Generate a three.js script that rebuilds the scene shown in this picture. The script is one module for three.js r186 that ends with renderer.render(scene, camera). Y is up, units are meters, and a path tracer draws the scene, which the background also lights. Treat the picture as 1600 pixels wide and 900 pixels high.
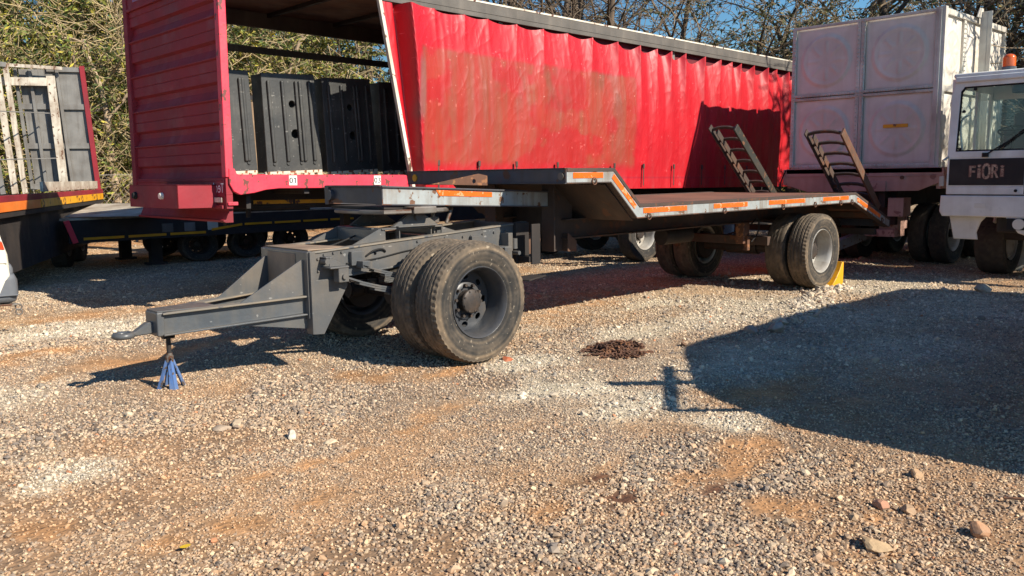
import * as THREE from 'three';
import { Sky } from 'three/addons/objects/Sky.js';
import { RoundedBoxGeometry } from 'three/addons/geometries/RoundedBoxGeometry.js';
import { FontLoader } from 'three/addons/loaders/FontLoader.js';
import { TextGeometry } from 'three/addons/geometries/TextGeometry.js';
import { mergeGeometries } from 'three/addons/utils/BufferGeometryUtils.js';

// ---------------------------------------------------------------- camera, sky, sun, exposure
// world: +X runs along the trailers towards their tails, +Z towards the sunlit side, metres, y up
const scene = new THREE.Scene();
const R = (d) => d * Math.PI / 180;
const camera = new THREE.PerspectiveCamera(37.65, 16 / 9, 0.1, 3000);
{
  const yaw = R(46.3), pitch = R(7.6), roll = R(0.8);
  const fw = new THREE.Vector3(Math.cos(yaw) * Math.cos(pitch), -Math.sin(pitch), -Math.sin(yaw) * Math.cos(pitch));
  const rt = new THREE.Vector3(Math.sin(yaw), 0, Math.cos(yaw));
  const up = new THREE.Vector3().crossVectors(rt, fw);
  const up2 = up.clone().multiplyScalar(Math.cos(roll)).addScaledVector(rt, Math.sin(roll));
  camera.position.set(0, 1.6, 0);
  camera.up.copy(up2);
  camera.lookAt(fw.clone().add(camera.position));
}
const SUN = new THREE.Vector3(0.23, 0.71, 1.0).normalize();
const sky = new Sky();
sky.name = 'sky';
sky.scale.setScalar(2000);
sky.userData.kind = 'structure';
Object.assign(sky.material.uniforms.sunPosition.value, SUN);
sky.material.uniforms.turbidity.value = 2.0;
sky.material.uniforms.rayleigh.value = 1.6;
sky.material.uniforms.mieCoefficient.value = 0.002;
sky.material.uniforms.mieDirectionalG.value = 0.8;
sky.material.uniforms.cloudCoverage.value = 0;
scene.add(sky);
scene.environmentIntensity = 0.105;
const sun = new THREE.DirectionalLight(new THREE.Color(1.0, 0.91, 0.77), 5);
sun.position.copy(SUN).multiplyScalar(60).add(new THREE.Vector3(8, 0, -8));
sun.target.position.set(8, 0, -8);
sun.castShadow = true;
sun.shadow.mapSize.set(4096, 4096);
Object.assign(sun.shadow.camera, { left: -32, right: 32, top: 32, bottom: -32, near: 1, far: 140 });
scene.add(sun, sun.target);
const EXPOSURE = 1.6;

// ---------------------------------------------------------------- random numbers and noise
function rngOf(seed) { let a = seed >>> 0; return () => { a = (a + 0x6D2B79F5) | 0; let t = Math.imul(a ^ (a >>> 15), 1 | a); t = (t + Math.imul(t ^ (t >>> 7), 61 | t)) ^ t; return ((t ^ (t >>> 14)) >>> 0) / 4294967296; }; }
function h2(x, y, s) { let n = Math.imul(x, 374761393) ^ Math.imul(y, 668265263) ^ Math.imul(s, 1274126177); n = Math.imul(n ^ (n >>> 13), 1274126177); return ((n ^ (n >>> 16)) >>> 0) / 4294967296; }
const sm = (t) => t * t * (3 - 2 * t), mix = (a, b, t) => a + (b - a) * t, clamp = (x, a = 0, b = 1) => Math.min(b, Math.max(a, x));
const step = (a, b, x) => sm(clamp((x - a) / (b - a)));
function vn(x, y, s = 0, px = 0, py = px) { // value noise, periodic when px is given
  let xi = Math.floor(x), yi = Math.floor(y); const fx = sm(x - xi), fy = sm(y - yi);
  let x1 = xi + 1, y1 = yi + 1;
  if (px) { xi = ((xi % px) + px) % px; x1 = ((x1 % px) + px) % px; yi = ((yi % py) + py) % py; y1 = ((y1 % py) + py) % py; }
  return mix(mix(h2(xi, yi, s), h2(x1, yi, s), fx), mix(h2(xi, y1, s), h2(x1, y1, s), fx), fy);
}
function fbm(x, y, s = 0, o = 4, px = 0, py = px) { let a = 0.5, t = 0, n = 0; for (let i = 0; i < o; i++) { t += a * vn(x, y, s + i * 17, px, py); n += a; a *= 0.55; x *= 2; y *= 2; px *= 2; py *= 2; } return t / n; }

// ---------------------------------------------------------------- textures and materials
function dataTex(w, h, fn, srgb = true) { // fn(u, v) -> [r, g, b] in 0..255
  const d = new Uint8Array(w * h * 4);
  for (let j = 0; j < h; j++) for (let i = 0; i < w; i++) { const c = fn((i + 0.5) / w, (j + 0.5) / h), k = (j * w + i) * 4; d[k] = clamp(c[0], 0, 255); d[k + 1] = clamp(c[1], 0, 255); d[k + 2] = clamp(c[2], 0, 255); d[k + 3] = 255; }
  const t = new THREE.DataTexture(d, w, h); t.magFilter = THREE.LinearFilter; t.minFilter = THREE.LinearMipmapLinearFilter; t.generateMipmaps = true;
  t.wrapS = t.wrapT = THREE.RepeatWrapping; if (srgb) t.colorSpace = THREE.SRGBColorSpace; t.needsUpdate = true; return t;
}
const mix3 = (a, b, t) => [mix(a[0], b[0], t), mix(a[1], b[1], t), mix(a[2], b[2], t)];
const g3 = (v) => [v, v, v];
const bumpFine = dataTex(256, 256, (u, v) => g3(255 * (0.6 * fbm(u * 8, v * 8, 3, 4, 8) + 0.4 * fbm(u * 40, v * 40, 9, 2, 40))), false);
const roughTex = dataTex(256, 256, (u, v) => g3(255 * clamp(0.45 + 0.9 * (fbm(u * 5, v * 5, 5, 5, 5) - 0.5) + 0.55)), false);
const withRepeat = (t, s) => { const c = t.clone(); c.repeat.set(1 / s, 1 / s); c.needsUpdate = true; return c; };
const bump1 = withRepeat(bumpFine, 0.9), rough1 = withRepeat(roughTex, 1.3);
// painted or bare metal: c base, d dirt colour, amount of dirt, vertical streaks, chips of another colour
function paint(c, { d = [96, 82, 68], dirt = 0.35, streak = 0.2, chip = 0, chipC = [92, 58, 40], rough = 0.55, metal = 0, size = 1.6, seed = 1, n = 256, bump = 0.002, scratch = 0 } = {}) {
  const map = dataTex(n, n, (u, v) => {
    let k = dirt * clamp(2.2 * (fbm(u * 4, v * 4, seed, 5, 4) - 0.36)) + streak * clamp(2.6 * (fbm(u * 22, v * 2, seed + 40, 3, 22, 2) - 0.5));
    let col = mix3(c, d, clamp(k));
    const l = 0.93 + 0.14 * fbm(u * 9, v * 9, seed + 7, 4, 9); col = col.map((x) => x * l);
    if (chip) { const q = fbm(u * 14, v * 14, seed + 90, 4, 14); col = mix3(col, chipC, step(0.70 - 0.22 * chip, 0.76 - 0.22 * chip, q)); }
    if (scratch) { const q = vn(u * 60, v * 7, seed + 31, 60, 7) * vn(u * 9, v * 90, seed + 33, 9, 90); if (q > 0.80 - 0.1 * scratch) col = mix3(col, [205, 200, 190], 0.35); }
    return col;
  });
  map.repeat.set(1 / size, 1 / size);
  return new THREE.MeshStandardMaterial({ map, roughness: rough, roughnessMap: rough1, metalness: metal, bumpMap: bump1, bumpScale: bump });
}
const M = {
  dolly: paint([72, 77, 82], { d: [118, 106, 92], dirt: 0.6, streak: 0.3, rough: 0.42, seed: 11, scratch: 1, n: 512 }),
  dollyDustLit: paint([112, 108, 100], { d: [140, 122, 100], dirt: 0.7, rough: 0.75, seed: 52, chip: 0.1, chipC: [74, 76, 80] }),  // dusty dolly paint, lightened to stand for sun on the top flanges
  rampDark: paint([46, 47, 42], { d: [70, 58, 48], dirt: 0.6, streak: 0.5, rough: 0.6, chip: 0.15, chipC: [110, 76, 54], seed: 53, size: 0.8 }),
  dollyTop: paint([150, 128, 106], { d: [88, 76, 66], dirt: 0.5, rough: 0.8, seed: 12 }),
  deckSide: paint([150, 156, 156], { d: [112, 92, 76], dirt: 0.45, streak: 0.5, chip: 0.1, chipC: [104, 72, 52], rough: 0.6, seed: 13, size: 1.1 }),
  deckGrey: paint([74, 78, 86], { d: [66, 52, 44], dirt: 0.5, streak: 0.3, chip: 0.15, rough: 0.6, seed: 14 }),
  deckTop: paint([126, 86, 66], { d: [82, 58, 46], dirt: 0.6, streak: 0.4, rough: 0.9, seed: 15, bump: 0.004 }),
  chassis: paint([64, 54, 49], { d: [92, 66, 50], dirt: 0.6, chip: 0.2, chipC: [98, 64, 46], rough: 0.75, seed: 16 }),
  dark: paint([38, 34, 33], { d: [66, 54, 46], dirt: 0.5, rough: 0.8, seed: 17 }),
  steel: paint([128, 124, 118], { d: [84, 66, 54], dirt: 0.5, chip: 0.2, rough: 0.5, metal: 0.4, seed: 18 }),
  rust: paint([98, 66, 48], { d: [58, 42, 36], dirt: 0.7, rough: 0.85, chip: 0.3, chipC: [136, 92, 60], seed: 19, size: 0.9 }),
  rampPlate: paint([102, 75, 59], { d: [84, 60, 46], dirt: 0.7, streak: 0.5, rough: 0.7, chip: 0.3, chipC: [104, 66, 46], seed: 20, size: 0.8 }),
  orange: paint([226, 98, 22], { d: [170, 104, 60], dirt: 0.4, chip: 0.22, chipC: [206, 150, 108], rough: 0.45, seed: 21, size: 0.5 }),
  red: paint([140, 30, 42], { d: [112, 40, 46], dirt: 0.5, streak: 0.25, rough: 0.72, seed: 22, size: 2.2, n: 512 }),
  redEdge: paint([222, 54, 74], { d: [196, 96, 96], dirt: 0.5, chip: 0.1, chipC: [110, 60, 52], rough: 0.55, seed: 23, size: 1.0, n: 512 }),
  cant: paint([84, 80, 75], { d: [122, 114, 104], dirt: 0.6, streak: 0.35, rough: 0.8, seed: 24, size: 1.8, n: 512 }),
  whitePaint: paint([214, 209, 194], { d: [150, 128, 104], dirt: 0.4, streak: 0.3, chip: 0.08, rough: 0.6, seed: 25 }),
  roofUnder: paint([132, 98, 76], { d: [58, 44, 38], dirt: 0.6, rough: 0.9, seed: 26 }),
  black: paint([52, 53, 53], { d: [112, 108, 100], dirt: 0.4, streak: 0.25, rough: 0.55, seed: 27, size: 1.0, scratch: 1, n: 512 }),
  rustyWhite: paint([208, 196, 176], { d: [170, 140, 112], dirt: 0.5, chip: 0.5, chipC: [128, 72, 44], rough: 0.8, seed: 28, size: 0.55 }),
  tank: paint([212, 206, 196], { d: [184, 170, 152], dirt: 0.45, streak: 0.35, rough: 0.6, seed: 29, size: 2.6, n: 512 }),
  tankFlange: paint([204, 202, 190], { d: [138, 124, 114], dirt: 0.55, streak: 0.3, rough: 0.6, seed: 30 }),
  pink: paint([180, 146, 132], { d: [160, 120, 106], dirt: 0.6, streak: 0.5, chip: 0.12, chipC: [136, 98, 88], rough: 0.65, seed: 31 }),
  cab: paint([236, 234, 226], { d: [190, 180, 164], dirt: 0.35, streak: 0.2, rough: 0.35, seed: 32, size: 2 }),
  carWhite: paint([226, 222, 206], { d: [190, 178, 154], dirt: 0.25, rough: 0.3, seed: 33, size: 2 }),
  greyPlastic: paint([96, 100, 106], { d: [126, 116, 104], dirt: 0.4, rough: 0.7, seed: 34 }),
  stakeGrey: paint([122, 120, 116], { d: [84, 78, 72], dirt: 0.6, streak: 0.5, rough: 0.8, seed: 35, size: 1.4 }),
  stakeWhite: paint([202, 194, 178], { d: [128, 108, 90], dirt: 0.6, streak: 0.5, chip: 0.12, chipC: [112, 84, 66], rough: 0.75, seed: 36, size: 0.9 }),
  yellow: paint([232, 164, 22], { d: [160, 112, 50], dirt: 0.4, chip: 0.06, rough: 0.55, seed: 37 }),
  blue: paint([78, 108, 158], { d: [106, 118, 140], dirt: 0.6, streak: 0.5, chip: 0.35, chipC: [88, 78, 72], rough: 0.6, seed: 38, size: 0.4 }),
  wood: paint([158, 132, 104], { d: [92, 74, 58], dirt: 0.5, streak: 0.8, rough: 0.9, seed: 39, size: 1.2 }),
  board: paint([176, 168, 152], { d: [112, 96, 80], dirt: 0.6, streak: 0.4, rough: 0.85, seed: 40, size: 1.3 }),
  rim: paint([58, 61, 66], { d: [104, 92, 80], dirt: 0.4, rough: 0.45, seed: 41, size: 0.7 }),
  rimLight: paint([176, 174, 168], { d: [122, 108, 94], dirt: 0.45, rough: 0.5, metal: 0.2, seed: 42, size: 0.7 }),
  hub: paint([62, 58, 56], { d: [96, 78, 64], dirt: 0.6, rough: 0.6, metal: 0.3, seed: 43, size: 0.3 }),
  interior: paint([70, 70, 72], { d: [100, 92, 84], dirt: 0.3, rough: 0.7, seed: 44 }),
  fence: paint([150, 146, 138], { d: [110, 84, 64], dirt: 0.5, rough: 0.7, metal: 0.3, seed: 45 }),
};
M.lens = new THREE.MeshPhysicalMaterial({ color: 0xe9e4d6, roughness: 0.15, clearcoat: 1 });
M.amber = new THREE.MeshPhysicalMaterial({ color: 0xe0661a, roughness: 0.2, clearcoat: 0.8, transmission: 0.25, thickness: 0 });
M.redLens = new THREE.MeshPhysicalMaterial({ color: 0xd2401c, roughness: 0.2, clearcoat: 0.8 });
M.glass = new THREE.MeshPhysicalMaterial({ color: 0xf2f6f4, roughness: 0.03, transmission: 1, thickness: 0, ior: 1.45 });
M.rubber = new THREE.MeshStandardMaterial({ color: 0x1b1a19, roughness: 0.85 });
M.chrome = new THREE.MeshStandardMaterial({ color: 0xd0cec8, roughness: 0.18, metalness: 1 });

// ---------------------------------------------------------------- geometry helpers (all return geometries)
const V = (x, y, z) => new THREE.Vector3(x, y, z);
const box = (w, h, d, x = 0, y = 0, z = 0) => new THREE.BoxGeometry(w, h, d).translate(x, y, z);
const cbox = (w, h, d, x = 0, y = 0, z = 0, b = 0.006) => new RoundedBoxGeometry(w, h, d, 1, Math.min(b, w * 0.45, h * 0.45, d * 0.45)).translate(x, y, z);
const bx = (x0, x1, y0, y1, z0, z1, b = 0.005) => cbox(Math.abs(x1 - x0), Math.abs(y1 - y0), Math.abs(z1 - z0), (x0 + x1) / 2, (y0 + y1) / 2, (z0 + z1) / 2, b);
function beam(p, q, w, h, up = V(0, 1, 0), b = 0.004) { // bar from p to q: h along up, w across
  const P = Array.isArray(p) ? V(...p) : p, Q = Array.isArray(q) ? V(...q) : q, d = Q.clone().sub(P), L = d.length(); d.normalize();
  const s = new THREE.Vector3().crossVectors(d, up).normalize(), u = new THREE.Vector3().crossVectors(s, d);
  return cbox(L, h, w, 0, 0, 0, b).applyMatrix4(new THREE.Matrix4().makeBasis(d, u, s).setPosition(P.clone().add(Q).multiplyScalar(0.5)));
}
function rod(p, q, r, r2 = r, n = 10) {
  const P = Array.isArray(p) ? V(...p) : p, Q = Array.isArray(q) ? V(...q) : q, d = Q.clone().sub(P), L = d.length();
  return new THREE.CylinderGeometry(r2, r, L, n).applyQuaternion(new THREE.Quaternion().setFromUnitVectors(V(0, 1, 0), d.normalize())).translate((P.x + Q.x) / 2, (P.y + Q.y) / 2, (P.z + Q.z) / 2);
}
const tube = (pts, r, n = 24, k = 6, closed = false) => new THREE.TubeGeometry(new THREE.CatmullRomCurve3(pts.map((p) => V(...p)), closed), n, r, k, closed);
function plateXY(pts, z0, z1, bevel = 0.003, holes = []) { // outline in x, y given thickness along z
  const s = new THREE.Shape(pts.map((p) => new THREE.Vector2(...p)));
  for (const [hx, hy, hr] of holes) s.holes.push(new THREE.Path().absarc(hx, hy, hr, 0, Math.PI * 2, true));
  const t = Math.abs(z1 - z0), b = Math.min(bevel, t * 0.3);
  return new THREE.ExtrudeGeometry(s, { depth: t - 2 * b, bevelEnabled: b > 0, bevelThickness: b, bevelSize: b, bevelOffset: -b, bevelSegments: 1, curveSegments: 14 }).translate(0, 0, Math.min(z0, z1) + b);
}
const plateZY = (pts, x0, x1, bevel = 0.003, holes = []) => plateXY(pts.map(([z, y]) => [-z, y]), x0, x1, bevel, holes.map(([z, y, r]) => [-z, y, r])).applyMatrix4(new THREE.Matrix4().makeBasis(V(0, 0, -1), V(0, 1, 0), V(1, 0, 0)));
const plateXZ = (pts, y0, y1, bevel = 0.003) => plateXY(pts.map(([x, z]) => [x, -z]), y0, y1, bevel).applyMatrix4(new THREE.Matrix4().makeBasis(V(1, 0, 0), V(0, 0, -1), V(0, 1, 0)));
const cyl = (r, h, axis, x, y, z, n = 20, r2 = r) => { const g = new THREE.CylinderGeometry(r2, r, h, n); if (axis === 'x') g.rotateZ(-Math.PI / 2); if (axis === 'z') g.rotateX(Math.PI / 2); return g.translate(x, y, z); };
function boxUV(g) { // uv in metres on the dominant axis of each face
  if (g.index) g = g.toNonIndexed();
  const p = g.attributes.position, n = p.count, uv = new Float32Array(n * 2), a = V(), b = V(), c = V();
  for (let i = 0; i < n; i += 3) {
    a.fromBufferAttribute(p, i); b.fromBufferAttribute(p, i + 1); c.fromBufferAttribute(p, i + 2);
    const nx = (b.y - a.y) * (c.z - a.z) - (b.z - a.z) * (c.y - a.y), ny = (b.z - a.z) * (c.x - a.x) - (b.x - a.x) * (c.z - a.z), nz = (b.x - a.x) * (c.y - a.y) - (b.y - a.y) * (c.x - a.x);
    const X = Math.abs(nx), Y = Math.abs(ny), Z = Math.abs(nz);
    for (let k = 0; k < 3; k++) { const q = i + k, x = p.getX(q), y = p.getY(q), z = p.getZ(q); const [u, v] = Y >= X && Y >= Z ? [z, x] : X >= Z ? [z, y] : [x, y]; uv[2 * q] = u; uv[2 * q + 1] = v; }
  }
  g.setAttribute('uv', new THREE.BufferAttribute(uv, 2));
  for (const k of Object.keys(g.attributes)) if (!['position', 'normal', 'uv'].includes(k)) g.deleteAttribute(k);
  return g;
}
const join = (gs) => mergeGeometries(gs.map(boxUV));

// ---------------------------------------------------------------- things, parts
const taken = new Map(), orgOf = new WeakMap();
function numbered(name) { const n = taken.get(name) || 0; taken.set(name, n + 1); return n ? `${name}_${String(n).padStart(3, '0')}` : name; }
function tag(o, label, category, group, kind) { if (label) o.userData.label = label; if (category) o.userData.category = category; if (group) o.userData.group = group; if (kind) o.userData.kind = kind; return o; }
function thing(name, label, category, pos = [0, 0, 0], group) { // parts are given in world metres and moved to the base
  const o = new THREE.Group(); o.name = numbered(name); o.position.set(...pos); scene.add(o); orgOf.set(o, pos); return tag(o, label, category, group);
}
function finish(m) { m.castShadow = m.receiveShadow = true; return m; }
function part(t, name, geos, mat, { local = false, uv = true, label, kind } = {}) {
  const list = Array.isArray(geos) ? geos : [geos]; const g = uv ? join(list) : (list.length > 1 ? mergeGeometries(list) : list[0]);
  const o = orgOf.get(t); if (!local && o) g.translate(-o[0], -o[1], -o[2]);
  const m = finish(new THREE.Mesh(g, mat)); m.name = name; t.add(m); if (label) m.userData.label = label; if (kind) m.userData.kind = kind;
  return m;
}
function put(t, proto, [x, y, z], name) { const o = orgOf.get(t) || [0, 0, 0]; const c = proto.clone(); if (name) c.name = name; c.position.set(x - o[0], y - o[1], z - o[2]); t.add(c); return c; }
function solo(name, label, category, geos, mat, pos = [0, 0, 0], group) { const m = finish(new THREE.Mesh(join(geos), mat)); m.name = numbered(name); m.geometry.translate(-pos[0], -pos[1], -pos[2]); m.position.set(...pos); scene.add(m); return tag(m, label, category, group); }
function textPlate(w, h, txt, { bg = '#e8e4da', fg = '#2a2c30', size = 0.6, mirror = false, font = 'sans-serif', weight = 'bold', px = 256 } = {}) {
  const cv = document.createElement('canvas'); cv.width = px; cv.height = Math.round(px * h / w); const c = cv.getContext('2d');
  c.fillStyle = bg; c.fillRect(0, 0, cv.width, cv.height); if (mirror) { c.translate(cv.width, 0); c.scale(-1, 1); }
  c.fillStyle = fg; c.font = `${weight} ${Math.round(cv.height * size)}px ${font}`; c.textAlign = 'center'; c.textBaseline = 'middle'; c.fillText(txt, cv.width / 2, cv.height / 2);
  const t = new THREE.CanvasTexture(cv); t.colorSpace = THREE.SRGBColorSpace; return new THREE.MeshStandardMaterial({ map: t, roughness: 0.55 });
}
// ---------------------------------------------------------------- ground: one sheet to the horizon, gravel lying on it
const soilSpots = [[2.2, -4.2, .45, .16, 0.0], [2.7, -4.1, .35, .14, 0], [3.2, -4.2, .35, .14, 0], [1.35, -3.62, .3, .13, 0], [1.75, -3.65, .35, .16, 0], [2.15, -3.6, .3, .12, 0], [3.7, -4.35, .35, .14, 0], [3.4, -4.2, .25, .1, 0],
  [6.9, -6.5, .8, .5, .4], [7.9, -6.9, .9, .45, .2], [8.6, -7.2, .8, .4, 0], [3.0, -10.9, 1.2, .5, -.3], [4.3, -10.5, 1.0, .35, 0], [2.1, -8.5, .6, .3, 0], [2.6, -7.7, .6, .35, .2], [3.3, -8.0, .5, .3, 0],
  [3.73, -1.85, .3, .16, 0], [3.98, -1.56, .25, .14, 0], [3.35, -1.42, .35, .14, 0], [3.9, -2.45, .45, .22, 0], [4.35, -2.45, .35, .18, 0], [4.4, -5.4, .45, .2, 0], [3.95, -5.7, .35, .18, 0], [10.45, -4.6, .6, .35, 0],
  [.9, -4.2, .3, .3, 0], [1.85, -7.5, .22, .16, 0], [3.25, -2.95, .4, .18, 0], [2.85, -2.75, .35, .2, 0], [5.6, -3.1, .9, .35, .3], [6.9, -2.7, .8, .4, .2], [5.3, -5.9, .6, .3, .2], [9.2, -9.6, 2.5, 1.0, 0], [6.5, -20.5, 6, 2.2, 0], [13, -22, 8, 3, 0], [12.6, -6.9, 1.2, .6, 0], [11.0, -8.8, 2, .8, 0]];
const paleSpots = [[2.8, -9.9, 1.0, .5, 0], [3.4, -9.4, .9, .4, 0], [4.6, -4.3, .6, .45, 0], [4.62, -3.6, .5, .5, 0], [4.7, -2.9, .4, .35, 0], [9.3, -5.3, 1.5, 1.0, 0], [9.0, -4.0, 1.6, 1.2, 0], [12, -5.0, 2, 1.2, 0], [6.9, -5.2, 1.1, .45, 0], [8, -5.1, 1.2, .6, 0], [5.1, -4.95, .6, .35, 0], [10.6, -3.4, 1.8, 1.2, 0], [1.27, -5.1, .4, .35, 0], [6.4, -3.8, 1.2, .7, 0], [7.6, -3.0, 1.6, .9, 0], [8.4, -6.2, 1.2, .35, 0], [5.8, -6.4, .6, .3, 0], [1.0, -7.2, .8, .5, 0]];
const darkSpots = [[3.2, -2.55, .13, .1, 0], [3.31, -2.84, .1, .07, 0], [3.62, -2.3, .12, .06, 0]];
const tracks = [[10.2, -5.0, 1.3, .22, .15], [9.0, -4.5, 1.2, .14, .1]];
function spot(list, x, z, jit) {
  let m = 0; const nx = (fbm(x * 2.3, z * 2.3, 61, 4) - 0.5) * jit, nz = (fbm(x * 2.3, z * 2.3, 67, 4) - 0.5) * jit;
  for (const [cx, cz, rx, rz, a] of list) { const dx = x + nx - cx, dz = z + nz - cz; if (Math.abs(dx) > 2.2 * rx + 1 || Math.abs(dz) > 2.2 * (rx + rz)) continue; const c = Math.cos(a), s = Math.sin(a), u = (dx * c - dz * s) / rx, v = (dx * s + dz * c) / rz; m = Math.max(m, 1 - step(0.2, 1.35, Math.sqrt(u * u + v * v))); }
  return m;
}
function zone(x, z) {
  const r = Math.hypot(x, z), far = step(7, 12, r);
  let soil = Math.max(spot(soilSpots, x, z, 0.7), 0.5 * step(0.44, 0.64, fbm(x * 0.8, z * 0.8, 81, 5)), step(-15, -19, z));
  const pale = Math.max(spot(paleSpots, x, z, 0.9), 0.55 * far * step(0.42, 0.58, fbm(x * 0.45, z * 0.45, 87, 4)));
  soil *= (1 - 0.75 * pale) * mix(0.5, 1, step(0.34, 0.54, fbm(x * 6, z * 6, 83, 4)));
  return { soil, pale, dark: spot(darkSpots, x, z, 0.12), ridge: spot(tracks, x, z, 0.5) };
}
function groundY(x, z) {
  const r = Math.hypot(x, z); if (r > 60) return -0.02;
  return 0.05 * (fbm(x * 0.5, z * 0.5, 101, 3) - 0.5) + 0.03 * (fbm(x * 2.1, z * 2.1, 103, 3) - 0.5) + 0.05 * spot(tracks, x, z, 0.5) - 0.004;
}
{
  const N = 440, cx = 6, cz = -6, pos = [], col = [], uv = [], idx = [];
  const at = (i) => { const s = (i / N) * 2 - 1; return 17 * s + 700 * Math.pow(Math.abs(s), 8) * Math.sign(s); };
  for (let j = 0; j <= N; j++) for (let i = 0; i <= N; i++) {
    const x = cx + at(i), z = cz + at(j); pos.push(x, groundY(x, z), z); uv.push(x / 2.3, z / 2.3);
    const q = zone(x, z); const cl = Math.max(step(0.46, 0.6, fbm(x * 0.55 + 3, z * 0.55, 151, 3)), 1 - step(2.9, 4.3, Math.hypot(x, z))) * (1 - q.pale); let c = mix3(mix3([178, 154, 128], [136, 118, 101], 0.8 * cl), [212, 202, 178], q.pale); c = mix3(c, [208, 156, 104], 0.9 * q.soil); c = mix3(c, [112, 70, 46], q.dark);
    const l = 0.92 + 0.22 * fbm(x * 3, z * 3, 111, 4); const k = new THREE.Color().setRGB(c[0] / 255 * l, c[1] / 255 * l, c[2] / 255 * l, THREE.SRGBColorSpace); col.push(k.r, k.g, k.b);
  }
  for (let j = 0; j < N; j++) for (let i = 0; i < N; i++) { const a = j * (N + 1) + i, b = a + 1, c = a + N + 1, d = c + 1; idx.push(a, c, b, b, c, d); }
  const g = new THREE.BufferGeometry(); g.setAttribute('position', new THREE.Float32BufferAttribute(pos, 3)); g.setAttribute('color', new THREE.Float32BufferAttribute(col, 3)); g.setAttribute('uv', new THREE.Float32BufferAttribute(uv, 2)); g.setIndex(idx); g.computeVertexNormals();
  const grain = (u, v) => 0.5 * fbm(u * 24, v * 24, 121, 4, 24) + 0.5 * fbm(u * 110, v * 110, 127, 3, 110);
  const map = dataTex(1024, 1024, (u, v) => { const k = grain(u, v), t = fbm(u * 60, v * 60, 131, 2, 60); const l = 165 + 150 * (k - 0.5) + 40; return [l, l * (0.985 - 0.02 * t), l * (0.97 - 0.05 * t)]; });
  const bmp = dataTex(1024, 1024, (u, v) => g3(255 * grain(u, v)), false);
  const m = new THREE.Mesh(g, new THREE.MeshStandardMaterial({ map, bumpMap: bmp, bumpScale: 0.02, vertexColors: true, roughness: 1 })); m.name = 'ground'; m.userData.kind = 'structure'; m.receiveShadow = true; m.castShadow = true; scene.add(m);
}
function stoneGeo(rnd, flat = 1) { // angular crushed stone
  const g = new THREE.IcosahedronGeometry(1, 0), p = g.attributes.position, seen = new Map();
  const s = [0.75 + 0.5 * rnd(), (0.55 + 0.4 * rnd()) * flat, 0.6 + 0.4 * rnd()];
  for (let i = 0; i < p.count; i++) { const k = `${p.getX(i).toFixed(3)},${p.getY(i).toFixed(3)},${p.getZ(i).toFixed(3)}`; if (!seen.has(k)) seen.set(k, [0.5 + 0.75 * rnd(), 0.5 + 0.75 * rnd(), 0.5 + 0.75 * rnd()]); const f = seen.get(k); p.setXYZ(i, p.getX(i) * f[0] * s[0], p.getY(i) * f[1] * s[1], p.getZ(i) * f[2] * s[2]); }
  g.computeVertexNormals(); return g;
}
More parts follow.
